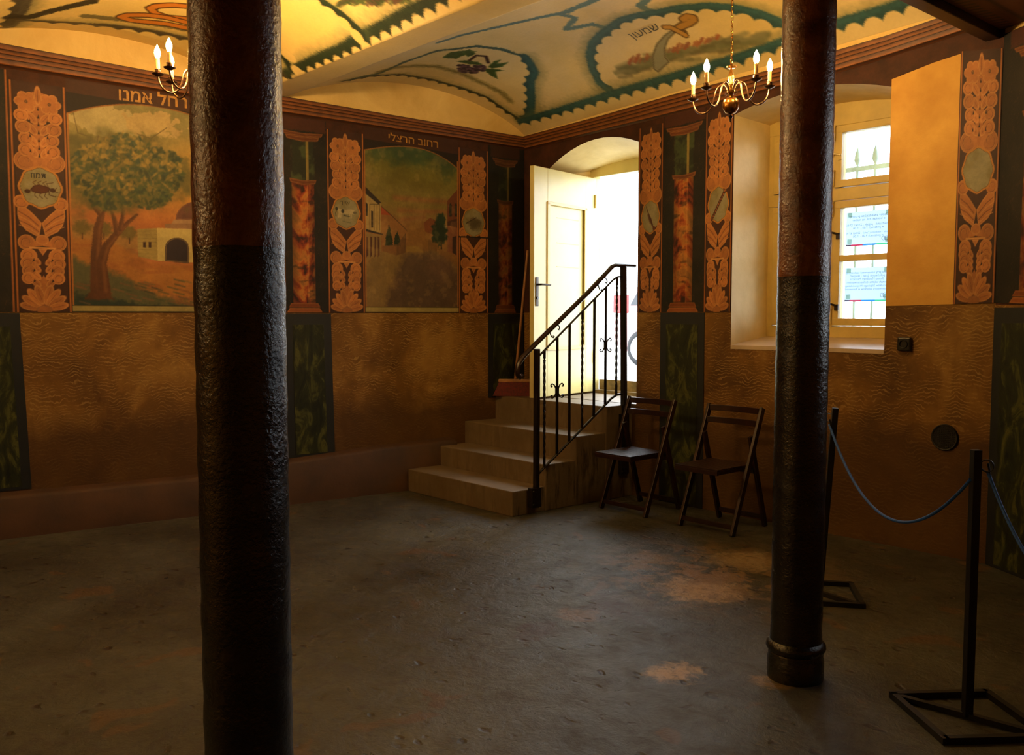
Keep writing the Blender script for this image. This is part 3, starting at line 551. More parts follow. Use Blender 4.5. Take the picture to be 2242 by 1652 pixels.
def ornament(W_, H_, cell, mv, item=None, damaged=False):
    """carved-looking painted scrollwork; x in +-W_/2, y 0..H_"""
    p = Pt(-W_ / 2, W_ / 2, 0, H_, cell, BRN); p.C += (fbm(p.X + 3, p.Y, 6, 4, 5) - .5)[..., None] * np.array([.12, .07, .04])
    k_ = W_ / .34; hw = W_ / 2
    for sx in (-1, 1):      # gold side lines
        p.stroke([(sx * (hw - .012), 0), (sx * (hw - .012), H_)], .012, (.70, .42, .16)); p.stroke([(sx * (hw - .022), 0), (sx * (hw - .022), H_)], .006, (.12, .06, .03))
    a = .375 * W_; my = mv * H_; mr = .088 * H_ * 1.02
    # column of paired lobes above the medallion
    p.poly([(-.03, my), (.03, my), (.035, H_ * .96), (-.035, H_ * .96)], ORN * .95)
    top0 = my + mr + .035; n = 5; ys = np.linspace(top0, H_ * .855, n)
    for i, y in enumerate(ys):
        for sx in (-1, 1):
            petal(p, sx * .01, y - .05, sx * a * .55, y + .03, .05, i); ball(p, sx * a * (.70 - .10 * math.sin(i * 1.1)), y, (.064 if i == 0 else .043 + .004 * (i % 2)) * k_, sx, i)
    for i in range(8): p.poly([(-.007, top0 + .03 + i * .052), (.007, top0 + .03 + i * .052), (0, top0 + .055 + i * .052)], (.14, .07, .04))
    for sx in (-1, 1):
        for i in range(3): p.poly([(sx * .052 - .006, top0 + .06 + i * .10), (sx * .052 + .007, top0 + .06 + i * .10), (sx * .052, top0 + .085 + i * .10)], (.14, .07, .04))
        for an in range(6): p.ell(sx * .068 * k_ + .042 * math.cos(an * 1.05), H_ * .915 + .042 * math.sin(an * 1.05), .03, .03, ORN, rim=RIM)
        p.ell(sx * .068 * k_, H_ * .915, .045, .045, ORN); p.ell(sx * .068 * k_, H_ * .915, .009, .011, (.12, .06, .03), rim=RIM)
    petal(p, 0, H_ * .90, 0, H_ * .99, .042)
    for sx in (-1, 1): p.stroke([(sx * .015, my + mr * .6), (sx * .03, my + mr + .04), (sx * .06, my + mr + .07)], .03 * k_, ORN); 
    # below: scroll balls, wings, lobes, palmette
    bw = .035 * H_
    for sx in (-1, 1):
        wp = [(0, my - mr - .10), (sx * .045, my - mr - .045), (sx * a * .75, my - mr + .005), (sx * a * 1.10, my - mr - .0), (sx * a * 1.12, my - mr - .05), (sx * a, my - mr - .11), (sx * a * .75, my - mr - .155), (sx * .02, my - mr - .20)]
        p.poly(wp, ORN, rim=RIM)
        for i in range(4): p.stroke([(sx * .02, my - mr - .12 - .02 * i), (sx * a * .6, my - mr - .065 - .025 * i), (sx * a * 1.05, my - mr - .03 - .03 * i)], .0045, RIM if i % 2 else SHD, alpha=.85)
        ball(p, sx * a * .92, my - mr + .035, .046 * k_, sx, 2)
    y1 = my - mr - .235
    for sx in (-1, 1):
        ball(p, sx * a * .74, y1, .052 * k_, sx, 3)
        p.poly([(0, y1 + .03), (sx * .05, y1 + .01), (sx * .06, y1 - .03), (0, y1 - .02)], ORN)
    p.ell(0, y1 + .02, .04, .035, ORN, rim=RIM); p.stroke([(-.075, y1 - .035), (.075, y1 - .035)], .012, RIM); p.poly([(-.03, y1 - .04), (.03, y1 - .04), (0, y1 - .085)], ORN, rim=RIM)
    y2 = .15 * H_ / 1.0
    p.poly([(0, y1 - .22), (.05, y1 - .30), (.05, .12), (0, .06), (-.05, .12), (-.05, y1 - .30)], ORN * .95); yy = np.linspace(y1 - .09, y2, 4)
    for i, y in enumerate(yy):
        for sx in (-1, 1): petal(p, sx * .015, y - .06, sx * a * .6, y, .045, i); ball(p, sx * a * (.66 + .04 * (i % 2)), y, (.05 - .003 * i) * k_, sx, i + 4)
    for i in range(3):
        for sx in (-1, 1): p.poly([(sx * .055 - .008, y1 - .13 - .07 * i), (sx * .055 + .008, y1 - .12 - .07 * i), (sx * .055, y1 - .105 - .07 * i)], (.16, .08, .05))
    for i, an in enumerate((172, 152, 130, 108, 72, 50, 28, 8)):
        r_ = .150 if 20 < an < 160 else .150; petal(p, .02 * math.cos(R(an)), .02 + .03 * math.sin(R(an)), r_ * math.cos(R(an)), .03 + r_ * 1.12 * math.sin(R(an)), .056, i)
    p.ell(0, .018, .05, .028, ORN * .9, rim=(.60, .42, .28))
    # medallion
    mpoly = []
    for i in range(48):
        an = 2 * math.pi * i / 48; rr = 1 + .035 * math.cos(8 * an) ; mpoly.append((.385 * W_ * rr * math.cos(an), my + mr * 1.02 * rr * math.sin(an)))
    p.poly(mpoly, (.78, .52, .20)); S = p.sl(-W_, W_, my - .3, my + .3)
    p.poly([(x * .90, my + (y - my) * .92) for x, y in mpoly], (.28, .20, .10)); p.poly([(x * .885, my + (y - my) * .905) for x, y in mpoly], (.60, .57, .44), jit=0)
    p.put(S, (p.sdf(S, [(x * .87, my + (y - my) * .89) for x, y in mpoly]) < 0) * np.clip((fbm(p.X[S], p.Y[S], 9, 4, 2) - .45) * 2.4, 0, .6), (.52, .46, .26))
    if item: item(p, my)
    if damaged: p.stroke([(-.4, my - mr * 1.05), (.4, my - mr * .95)], .012, (.06, .04, .03)); p.ell(.02, my - .02, .07, .05, (.30, .26, .17), soft=.03, alpha=.6, jit=.02)
    return p
def crab(p, my):
    c = (.34, .15, .06)
    p.poly([(-.065, my - .02), (-.04, my + .012), (-.01, my + .022), (.04, my + .012), (.06, my - .002), (.045, my - .028), (0, my - .042), (-.045, my - .034)], c, rim=(.22, .10, .04))
    p.ell(-.078, my - .03, .018, .013, (.26, .12, .05)); p.ell(.072, my - .012, .018, .014, (.26, .12, .05))
    for i in range(3):
        x = -.03 + .03 * i; p.stroke([(x, my - .03), (x - .008, my - .055), (x + .01, my - .072)], .004, (.28, .16, .07)); p.stroke([(x, my + .015), (x - .016, my + .032), (x + .004, my + .045)], .004, (.34, .22, .10))
    p.stroke([(.05, my - .02), (.05, my - .045), (.085, my - .055), (.09, my - .05)], .005, (.28, .16, .07)); p.stroke([(.05, my + .005), (.035, my + .03), (.075, my + .04)], .004, (.32, .2, .1))
    p.stroke([(.085, my - .005), (.10, my + .008)], .003, (.25, .15, .07)); p.stroke([(.085, my - .02), (.105, my - .024)], .003, (.25, .15, .07))
def cow(p, my):
    c = (.74, .68, .52); d = (.22, .22, .18)
    p.poly([(-.075, my + .03), (-.02, my + .022), (.045, my + .03), (.085, my + .018), (.095, my - .005), (.07, my - .012), (.04, my - .008), (-.04, my - .012), (-.07, my - .005)], c)
    for x in (-.062, -.045, .035, .05): p.stroke([(x, my), (x - .004, my - .04)], .009, c)
    p.ell(-.03, my + .01, .014, .016, d); p.ell(-.085, my + .028, .012, .014, d); p.stroke([(-.08, my + .03), (-.095, my - .01), (-.09, my - .035)], .005, d)
    p.ell(.08, my + .004, .016, .012, d, alpha=.6); p.stroke([(-.02, my - .022), (.03, my - .03)], .01, d, alpha=.7); p.stroke([(-.03, my - .07), (.0, my - .075), (.04, my - .08)], .006, (.35, .36, .26), alpha=.6)
def palm(p, my):
    for i in range(12):
        t_ = i / 11; x, y = -.075 + .15 * t_, my - .10 + .19 * t_; p.ell(x, y, .020, .013, (.28, .13, .06), ang=1.2); p.ell(x + .003, y + .003, .011, .007, (.70, .42, .22), ang=1.2)
    p.stroke([(.07, my + .08), (.10, my + .09)], .01, (.28, .13, .06)); p.stroke([(.07, my + .085), (.065, my + .11)], .01, (.28, .13, .06))
def lulav(p, my):
    p.stroke([(-.07, my + .10), (-.03, my + .03), (0, my - .02), (.03, my - .07)], [.003, .012, .03, .018], (.32, .18, .13)); p.stroke([(-.04, my + .02), (-.005, my - .05)], .008, (.36, .24, .15), alpha=.8)
    p.poly([(.03, my - .07), (.075, my - .085), (.10, my - .075), (.08, my - .10), (.05, my - .115), (.035, my - .10)], (.38, .20, .14))
    p.stroke([(.035, my - .09), (.045, my - .13)], .004, (.4, .28, .16))
def bull(p, my): p.ell(0, my, .07, .045, (.42, .36, .24), soft=.02, alpha=.7, jit=.02); p.stroke([(-.08, my - .01), (-.02, my + .02), (.03, my + .045)], .006, (.15, .10, .06))
def put_panel(p, name, f, s0, z0fn, z1fn, H_, wfn, label, parent):
    # p coordinates: x in +-W/2, y 0..H ; map to s and z with slanted top/bottom
    return p.mesh(name, lambda X, Y: f(s0 + X, z0fn(s0 + X) + (z1fn(s0 + X) - z0fn(s0 + X)) * Y / H_), parent, M['paint'], label)
ledA = lambda s: 1.522 + 0 * s; topA = lambda s: 3.125 - .0226 * (s - 1) - .022
topA2 = lambda s: np.interp(s, [0.5, 1.78, 2.47, 3.6, 4.78], [3.13, 3.10, 3.06, 3.045, 3.022])
ledB = lambda s: 1.525 + np.maximum(s + 4.2, 0) * .025; topB = lambda s: np.interp(s, [-6.37, -5.3, -4.64, -3.67, -3.26, -2.89, -2.49, -2.19], [3.03, 3.055, 3.07, 3.10, 3.12, 3.15, 3.19, 3.15])
CELL = .0045
def pil(wall, f, s0, s1, zb, zt, mv, item, label, damaged=False, cell=CELL, word=None):
    H_ = float(zt((s0 + s1) / 2) - zb((s0 + s1) / 2)); W_ = s1 - s0; p = ornament(.34, H_, cell, mv, item, damaged); p.X = p.X * (W_ / .34)
    o = put_panel(p, 'ornament_panel', f(.006), (s0 + s1) / 2, zb, zt, H_, None, label, wall)
    if word:
        c = ptf(f(.006), (s0 + s1) / 2 - .01, zb((s0 + s1) / 2) + mv * H_ + .075 * H_ / 1.45); u = Vector(ptf(f(0), 1, 0)) - Vector(ptf(f(0), 0, 0))
        t_ = text_obj('lettering', word, .055, M['inkdark'], o, c, u, (0, 0, 1), rtl=True, lift=.003)
    return o
sub = lambda g_, d_: (lambda s: g_(s) - d_)
# left wall, left to right
pil(wallA, fA, .575, .925, ledA, sub(topA2, .06), .548, crab, 'scrollwork strip with a brown crayfish medallion', word='תמוז')
pil(wallA, fA, 2.10, 2.45, ledA, sub(topA2, .06), .55, None, 'scrollwork strip behind the near pillar')
pil(wallA, fA, 2.825, 3.155, ledA, sub(topA2, .06), .555, cow, 'scrollwork strip with a white cow medallion', word='אייר')
pil(wallA, fA, 4.06, 4.375, ledA, sub(topA2, .06), .555, bull, 'scrollwork strip beside the corner with a stained medallion', True)
pil(wallB, fB, -4.965, -4.715, ledB, sub(topB, .055), .515, lulav, 'scrollwork strip beside the doorway')
pil(wallB, fB, -4.305, -4.06, ledB, sub(topB, .055), .535, palm, 'scrollwork strip beside the window with a plaited palm medallion')
pil(wallB, fB, -2.435, -2.195, ledB, sub(topB, .10), .53, None, 'scrollwork strip with an empty grey medallion')
# painted columns on dark marble ground
def pcol(wall, f, s0, s1, zb, zt, cx, cw, label, dull=1., cell=.0055, gold=(1, 1)):
    H_ = float(zt((s0 + s1) / 2) - zb((s0 + s1) / 2)); W_ = s1 - s0; p = Pt(s0, s1, 0, H_, cell, (.10, .085, .065)); X, Y = p.X, p.Y
    nz = fbm(X * 1.5 + Y * .8, Y - X * .5, 6, 5, 1); p.C += (nz - .5)[..., None] * np.array([.16, .13, .10])
    vein = np.abs(fbm(X * 2.2 - Y * 1.3, Y * .7 + X, 7, 4, 4) - .5); p.full(np.clip(1 - vein / .012, 0, 1) * .55, (.34, .22, .12))
    if gold[0]: p.stroke([(s0 + .012, 0), (s0 + .012, H_)], .011, (.72, .42, .18))
    if gold[1]: p.stroke([(s1 - .012, 0), (s1 - .012, H_)], .011, (.72, .42, .18))
    yb, yc, yt = .075, H_ - .50, H_ - .17      # base top, shaft top, capital top
    m = (np.abs(X - cx) < cw / 2) & (Y > yb) & (Y < yc)
    u = (X - cx) / (cw / 2); tx = fbm(X * 3 + 2 * Y, Y * 2.2 + np.sin(X * 20) * .2 - .9 * X, 4.2, 5, 2); t2 = fbm(X * 2, Y * 5, 5, 4, 6)
    stops = [.28, .40, .50, .60, .75]; cols = np.array([(.20, .09, .05), (.52, .18, .08), (.68, .33, .12), (.78, .50, .20), (.62, .42, .20)])
    rgb = np.stack([np.interp(tx, stops, cols[:, i]) for i in range(3)], -1); dk = np.clip((t2 - .62) * 5, 0, .6)[..., None]; rgb = rgb * (1 - dk) + np.array([.20, .13, .08]) * dk
    sh = (1 - .35 * np.clip(np.abs(u + .0) - .35, 0, 1) / .65)[..., None]; p.C = np.where(m[..., None], rgb * sh, p.C)
    p.stroke([(cx + cw * .18, yb), (cx + cw * .18, yc)], .006, (.86, .62, .36), alpha=.5)
    G = lambda z: z
    p.poly([(cx - cw * .47, yc), (cx + cw * .47, yc), (cx + cw * .47, yt), (cx - cw * .47, yt)], (.14, .16, .10)); S = p.sl(cx - cw / 2, cx + cw / 2, yc, yt); p.put(S, np.clip((fbm(p.X[S], p.Y[S], 14, 4, 3) - .5) * 4, 0, .6), (.34, .40, .22))
    p.stroke([(cx + cw * .2, yc), (cx + cw * .2, yt)], .022, (.60, .52, .26), alpha=.9)
    def ring(y, w2, h_): 
        a = [(cx - w2, y + h_), (cx, y + h_ - .012), (cx + w2, y + h_), (cx + w2 * .9, y), (cx, y - .014), (cx - w2 * .9, y)]; p.poly(a, (.42, .22, .10), rim=(.62, .42, .22), rimw=.005)
    ring(yc - .01, cw * .62, .035); ring(yt, cw * .78, .035); ring(yt + .035, cw * .95, .03); p.poly([(cx - cw * 1.05, yt + .07), (cx + cw * 1.05, yt + .07), (cx + cw * 1.05, H_), (cx - cw * 1.05, H_)], (.30, .14, .07), jit=.01)
    p.poly([(cx - cw * .62, yb), (cx + cw * .62, yb), (cx + cw * .72, yb * .55), (cx - cw * .72, yb * .55)], (.52, .26, .10), rim=(.68, .44, .22)); p.poly([(cx - cw * .68, yb * .5), (cx + cw * .68, yb * .5), (cx + cw * .82, 0), (cx - cw * .82, 0)], (.62, .34, .14), rim=(.74, .48, .24))
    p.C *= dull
    return p.mesh('painted_column_panel', lambda X_, Y_: f(.005)(X_, zb(X_) + (zt(X_) - zb(X_)) * Y_ / H_), wall, M['paint'], label)
pcol(wallA, fA, .10, .575, ledA, topA2, .30, .19, 'painted red marble column at the left end', gold=(0, 1))
pcol(wallA, fA, 2.45, 2.825, ledA, topA2, 2.625, .185, 'painted red marble column beside the near pillar', gold=(1, 0))
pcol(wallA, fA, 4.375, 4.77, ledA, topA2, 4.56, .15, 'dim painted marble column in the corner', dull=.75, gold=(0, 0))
pcol(wallB, fB, -4.715, -4.305, ledB, topB, -4.51, .19, 'painted red marble column between door and window', gold=(0, 0))
topC = lambda s: 3.13 + 0 * s; ledC = lambda s: 1.575 - .04 * s
pcol(wallC, fC, 0.0, .62, ledC, topC, .32, .25, 'painted red marble column at the right end', gold=(0, 0))
# plain yellow panel with dark red line
mb = MB(); mb.add([(WX1 + .002, BY - .003, 1.56), (-2.435, BY - .003, 1.568), (-2.435, BY - .003, 3.07), (-2.6, BY - .003, 3.05), (WX1 + .002, BY - .003, 3.0)], [(0, 1, 2, 3, 4)]); mb.build('yellow_panel', M['yellow'], wallB)
# murals
def mural_frame(p, s0, s1, H_, zsp, zpk, zfr):
    xs = np.linspace(s0, s1, 15); arc = [(x, zsp(x) + (zpk - zsp(x)) * (1 - (2 * (x - s0) / (s1 - s0) - 1) ** 2)) for x in xs]
    p.poly([(s0 - .02, H_ + .05)] + [(s0 - .02, arc[0][1])] + arc + [(s1 + .02, arc[-1][1]), (s1 + .02, H_ + .05)], (.13, .075, .05)); p.stroke(arc, .009, (.60, .40, .18)); p.poly([(s0 - .02, H_ + .05), (s0 - .02, zfr), (s1 + .02, zfr - .03), (s1 + .02, H_ + .05)], (.27, .135, .075))
    for x in (s0 + .006, s1 - .006): p.stroke([(x, 0), (x, arc[0][1])], .010, (.70, .44, .18))
    p.poly([(s0, 0), (s1, 0), (s1, .045), (s0, .045)], (.66, .60, .36)); p.stroke([(s0, .048), (s1, .048)], .006, (.14, .09, .05)); p.stroke([(s0, .004), (s1, .004)], .008, (.12, .08, .05))
def mural_tree():
    s0, s1 = .925, 2.10; H_ = 1.60; p = Pt(s0, s1, 0, H_, .0048, (.6, .6, .4)); X, Y = p.X, p.Y; z = ledA(X)
    # pixel based helper : picture coordinate on the wall plane
    def q(px, py):
        P0 = np.array([AP[0], AP[1], 0]); N = np.array([AN[0], AN[1], 0]); d = ray(px, py); t_ = N @ (P0 - CAMP) / (N @ d); W3 = CAMP + d * t_; return (np.hypot(W3[0] - AP[0], W3[1] - AP[1]), W3[2] - 1.522)
    Q = lambda L: [q(*a) for a in L]
    gy = Y / H_
    sky = np.stack([np.interp(gy, [.35, .45, .55, .7, .85, 1], c) for c in ([.70, .72, .68, .60, .58, .56], [.42, .46, .50, .52, .54, .54], [.22, .22, .22, .28, .34, .36])], -1); p.C = sky + (fbm(X, Y, 4, 5, 2) - .5)[..., None] * .18
    right = np.clip((X - 1.45) / .3, 0, 1) * np.clip((gy - .4) / .2, 0, 1) * np.clip((.85 - gy) / .2, 0, 1); p.full(right * .7, (.80, .58, .20))
    p.poly(Q([(155, 470), (230, 500), (300, 505), (420, 500), (620, 520), (620, 560), (300, 560), (155, 540)]), (.62, .46, .24), soft=.04, jit=.02)
    p.poly(Q([(150, 520), (240, 525), (330, 575), (420, 580), (640, 600), (640, 700), (150, 700)]), (.68, .45, .19), soft=.03, jit=.01)
    p.full(np.clip((fbm(X * .6 + Y * .8, Y * 2.2, 7, 4, 3) - .52) * 3, 0, .35) * (gy < .30), (.58, .32, .16))
    p.poly(Q([(150, 560), (200, 580), (260, 600), (330, 640), (420, 665), (620, 700), (150, 700)]), (.36, .36, .24), soft=.05, jit=.03)
    p.poly(Q([(160, 640), (230, 650), (330, 668), (420, 685), (160, 690)]), (.17, .24, .20), soft=.03, jit=.03)
    for i in range(70):
        x = 160 + random.random() * 300; y = 610 + random.random() * 65; p.stroke(Q([(x, y), (x + 22, y + 6)]), .010, random.choice([(.50, .32, .20), (.24, .30, .20), (.56, .36, .24), (.20, .26, .22), (.42, .40, .24)]), soft=.01, alpha=.6)
    # peeled plaster near the top
    p.ell(*q(230, 262), .24, .10, (.72, .66, .46), soft=.01, jit=.05); p.ell(*q(330, 268), .20, .09, (.74, .64, .42), soft=.01, jit=.05, k=2)
    for a in ([(160, 245), (170, 290), (200, 300)], [(300, 290), (330, 300), (365, 275)], [(185, 310), (210, 320), (215, 296)]): p.stroke(Q(a), .006, (.40, .33, .20), alpha=.8)
    # small far trees and tomb
    for (x, y) in ((180, 510), (227, 510), (283, 520)): p.ell(*q(x, y - 12), .055, .045, (.42, .36, .16), soft=.03, jit=.02); p.stroke(Q([(x, y), (x, y + 12)]), .008, (.34, .22, .12))
    p.poly(Q([(300, 500), (343, 497), (345, 570), (302, 560)]), (.62, .54, .30), jit=.004); p.poly(Q([(343, 497), (470, 500), (470, 575), (345, 570)]), (.76, .68, .42), jit=.004)
    for i in range(8): p.stroke(Q([(302, 505 + i * 8), (343, 503 + i * 8.6)]), .003, (.48, .40, .22), alpha=.6)
    p.poly(Q([(361, 497), (361, 488), (470, 480), (470, 500)]), (.58, .44, .32)); p.poly(Q([(375, 487), (380, 478), (470, 476), (470, 486)]), (.66, .52, .38))
    dome = [(384 + 0, 478)] + [(436 - 52 * math.cos(R(a)), 478 - 42 * math.sin(R(a))) for a in range(0, 181, 15)]; p.poly(Q(dome), (.42, .26, .20), rim=(.55, .36, .26))
    door_ = [(361, 570)] + [(387 - 26 * math.cos(R(a)), 540 - 22 * math.sin(R(a))) for a in range(0, 181, 20)] + [(413, 575)]; p.poly(Q(door_), (.16, .10, .14), rim=(.56, .46, .26), rimw=.006)
    for x in (316, 328): p.poly(Q([(x - 3, 528), (x + 3, 528), (x + 3, 541), (x - 3, 540)]), (.24, .14, .08))
    # foreground tree
    tr_ = (.38, .22, .11)
    for a, w_ in (([(215, 640), (210, 560), (214, 500), (222, 470), (205, 452), (196, 430)], [.105, .072, .056, .042, .03, .018]), ([(228, 640), (222, 575), (232, 540), (256, 510), (275, 490), (300, 468)], [.09, .068, .058, .042, .03, .016]), ([(256, 510), (250, 480), (243, 458)], [.04, .03, .015]), ([(262, 500), (268, 475), (268, 440)], [.035, .025, .014]), ([(218, 480), (230, 455), (228, 430)], [.035, .022, .014])):
        p.stroke(Q(a), w_, tr_, soft=.008, jit=.006); p.stroke([(x + .012, y) for x, y in Q(a)], [k * .3 for k in w_], (.54, .34, .17), soft=.015, alpha=.6)
    p.poly(Q([(195, 640), (238, 640), (250, 655), (185, 655)]), tr_, soft=.02, jit=.01)
    pal = [(.17, .24, .17), (.26, .32, .18), (.40, .38, .18), (.56, .48, .24), (.22, .30, .24), (.66, .54, .26), (.60, .50, .24), (.46, .42, .20)]
    for (cx_, cy_, rx_, ry_) in ((270, 370, .56, .24), (200, 380, .30, .26), (360, 385, .30, .20), (270, 330, .42, .16), (200, 430, .20, .10), (310, 430, .28, .08)):
        p.ell(*q(cx_, cy_), rx_ * .8, ry_ * .8, (.38, .37, .19), soft=.12, jit=.09, alpha=.75)
    for i in range(1500):
        a = random.random() * 6.283; r_ = random.random() ** .5; x = 278 + 122 * r_ * math.cos(a); y = 375 + 82 * r_ * math.sin(a) - 8 * math.sin(x * .05)
        if y < 292 + 10 * math.sin(x * .09): continue
        c_, d_ = q(x, y); p.ell(c_, d_, .010 + random.random() * .022, .006 + random.random() * .010, random.choice(pal[:3] if random.random() < (y - 330) / 120 else pal), ang=random.random() * 3, soft=.008, alpha=.65)
    mural_frame(p, s0, s1, H_, lambda x: 1.365 + 0 * x, 1.50, 1.515)
    return p.mesh('mural', lambda X_, Y_: fA(.005)(X_, ledA(X_) + (topA2(X_) - ledA(X_)) * Y_ / H_), wallA, M['paint'], 'mural of a leafy tree beside a small domed tomb')
m1 = mural_tree()
uA = Vector((AD[0], AD[1], 0))
def wA(px, py):
    P0 = np.array([AP[0], AP[1], 0]); N = np.array([AN[0], AN[1], 0]); d = ray(px, py); return CAMP + d * (N @ (P0 - CAMP) / (N @ d)) + N * .006
text_obj('lettering', 'קבר רחל אמנו', .118, M['gold'], m1, wA(257, 207), uA, Vector((0, 0, 1)), align='LEFT', rtl=True, lift=.004, stretch=1.05, bold=.0025)
def mural_street():
    s0, s1 = 3.155, 4.06; H_ = 1.53; p = Pt(s0, s1, 0, H_, .0048, (.5, .5, .3)); X, Y = p.X, p.Y; gy = Y / H_
    def q(px, py):
        P0 = np.array([AP[0], AP[1], 0]); N = np.array([AN[0], AN[1], 0]); d = ray(px, py); t_ = N @ (P0 - CAMP) / (N @ d); W3 = CAMP + d * t_; return (np.hypot(W3[0] - AP[0], W3[1] - AP[1]), W3[2] - 1.522)
    Z = lambda L: [q(600 + a / 3.514, 250 + b / 3.514) for a, b in L]      # coordinates of the close-up crop
    p.C = np.stack([np.interp(gy, [.38, .45, .52, .62, .8, 1], c) for c in ([.58, .62, .58, .50, .46, .36], [.42, .42, .46, .44, .44, .42], [.22, .24, .26, .20, .18, .22])], -1) + (fbm(X * .8, Y * 1.6, 5, 5, 2) - .5)[..., None] * .12
    p.ell(*Z([(1050, 290)])[0], .36, .09, (.20, .32, .22), soft=.10, jit=.06, alpha=.75); p.ell(*Z([(1330, 380)])[0], .10, .12, (.20, .30, .20), soft=.08, jit=.04, alpha=.6)
    for a, w_ in (([(930, 640), (1100, 655), (1320, 665)], .035), ([(960, 735), (1120, 745), (1320, 745)], .03), ([(980, 810), (1150, 790)], .03)): p.stroke(Z(a), w_, (.62, .36, .24), soft=.04, alpha=.6)
    p.poly(Z([(815, 700), (860, 740), (930, 790), (1010, 860), (1020, 1080), (815, 1080)]), (.60, .42, .24), soft=.01); p.poly(Z([(815, 700), (900, 775), (815, 770)]), (.66, .30, .16)); p.stroke(Z([(815, 700), (900, 775), (1000, 870), (1040, 920)]), .006, (.30, .22, .14))
    p.poly(Z([(1020, 840), (1140, 820), (1200, 900), (1180, 1080), (1010, 1080)]), (.56, .40, .20), soft=.03); p.poly(Z([(1150, 830), (1200, 790), (1250, 820), (1250, 930), (1160, 900)]), (.50, .28, .16)) 
    p.poly(Z([(700, 1150), (820, 1050), (1000, 1060), (1230, 1050), (1420, 1180), (1420, 1520), (700, 1520)]), (.54, .44, .26), soft=.02, jit=.01)
    p.poly(Z([(1020, 1060), (1200, 1060), (1330, 1120), (1420, 1240), (1420, 1520), (850, 1520), (880, 1380), (940, 1200)]), (.36, .28, .22), soft=.06, jit=.03); p.ell(*Z([(1290, 1180)])[0], .13, .12, (.44, .33, .27), soft=.10, alpha=.6)
    p.poly(Z([(1000, 1010), (1100, 1010), (1150, 1060), (1000, 1060)]), (.58, .46, .22), soft=.02)
    # left houses
    p.poly(Z([(690, 560), (820, 680), (820, 910), (700, 890)]), (.70, .60, .38)); p.poly(Z([(690, 545), (825, 680), (800, 690), (690, 600)]), (.18, .14, .12)); p.poly(Z([(700, 670), (718, 690), (718, 780), (700, 780)]), (.14, .14, .14)); p.poly(Z([(745, 740), (760, 745), (760, 870), (745, 870)]), (.22, .18, .14))
    for x in (735, 768, 790, 812): p.stroke(Z([(x, 690), (x, 890)]), .004, (.30, .24, .16))
    p.stroke(Z([(735, 690), (812, 692)]), .005, (.30, .24, .16)); p.poly(Z([(700, 880), (835, 918), (835, 928), (700, 900)]), (.16, .14, .14)); p.poly(Z([(700, 910), (820, 930), (825, 1050), (705, 1140)]), (.58, .48, .30))
    for x in (708, 738, 770, 795): p.poly(Z([(x, 940), (x + 14, 945), (x + 14, 1085), (x, 1100)]), (.34, .20, .15))
    # trees, gates
    for cx_, w_ in ((882, 26), (945, 20)): p.poly(Z([(cx_, 850 if w_ > 22 else 900), (cx_ + w_, 950), (cx_ + w_ + 6, 1010), (cx_ - w_ - 4, 1010), (cx_ - w_, 940)]), (.12, .18, .12), jit=.008)
    p.poly(Z([(830, 1010), (950, 1000), (1015, 900), (1015, 1060), (940, 1085), (830, 1050)]), (.50, .34, .20), alpha=.8); 
    for i in range(10): p.stroke(Z([(945 + i * 7, 1080 - i * 2), (945 + i * 7, 1000 - i * 9)]), .003, (.24, .18, .12))
    p.poly(Z([(1330, 660), (1415, 560), (1415, 900), (1330, 830)]), (.44, .24, .15)); 
    for x in (1355, 1397): p.poly(Z([(x - 10, 690), (x, 675), (x + 10, 690), (x + 10, 780), (x - 10, 780)]), (.12, .12, .11))
    p.poly(Z([(1330, 820), (1415, 790), (1415, 860), (1330, 850)]), (.28, .16, .13)); p.poly(Z([(1330, 850), (1415, 870), (1415, 1090), (1330, 1050)]), (.54, .34, .24)); p.poly(Z([(1370, 940), (1400, 930), (1400, 1080), (1370, 1060)]), (.22, .14, .12)); p.poly(Z([(1287, 830), (1330, 860), (1320, 875), (1285, 850)]), (.66, .58, .44))
    p.ell(*Z([(1270, 900)])[0], .075, .12, (.11, .19, .13), soft=.02, jit=.03); p.ell(*Z([(1285, 800)])[0], .045, .05, (.13, .22, .14), soft=.02, jit=.02); p.stroke(Z([(1285, 960), (1285, 1030)]), .014, (.16, .14, .10))
    for i in range(9): p.stroke(Z([(1190 + i * 7, 1050 + i * 8), (1190 + i * 7, 960 + i * 2)]), .003, (.26, .20, .14), alpha=.8)
    p.full(np.clip((fbm(X, Y, 12, 4, 6) - .55) * 2.5, 0, .25), (.70, .58, .36))
    mural_frame(p, s0, s1, H_, lambda x: 1.34 - .07 * (x - s0), 1.415, 1.435)
    return p.mesh('mural', lambda X_, Y_: fA(.005)(X_, ledA(X_) + (topA2(X_) - ledA(X_)) * Y_ / H_), wallA, M['paint'], 'mural of a street between pale houses')
m2 = mural_street()
text_obj('lettering', 'רחוב הרצלי', .085, M['gold'], m2, wA(848, 300), uA + Vector((0, 0, -.03)), (0, 0, 1), align='LEFT', rtl=True, lift=.004, stretch=1.2, bold=.0012)
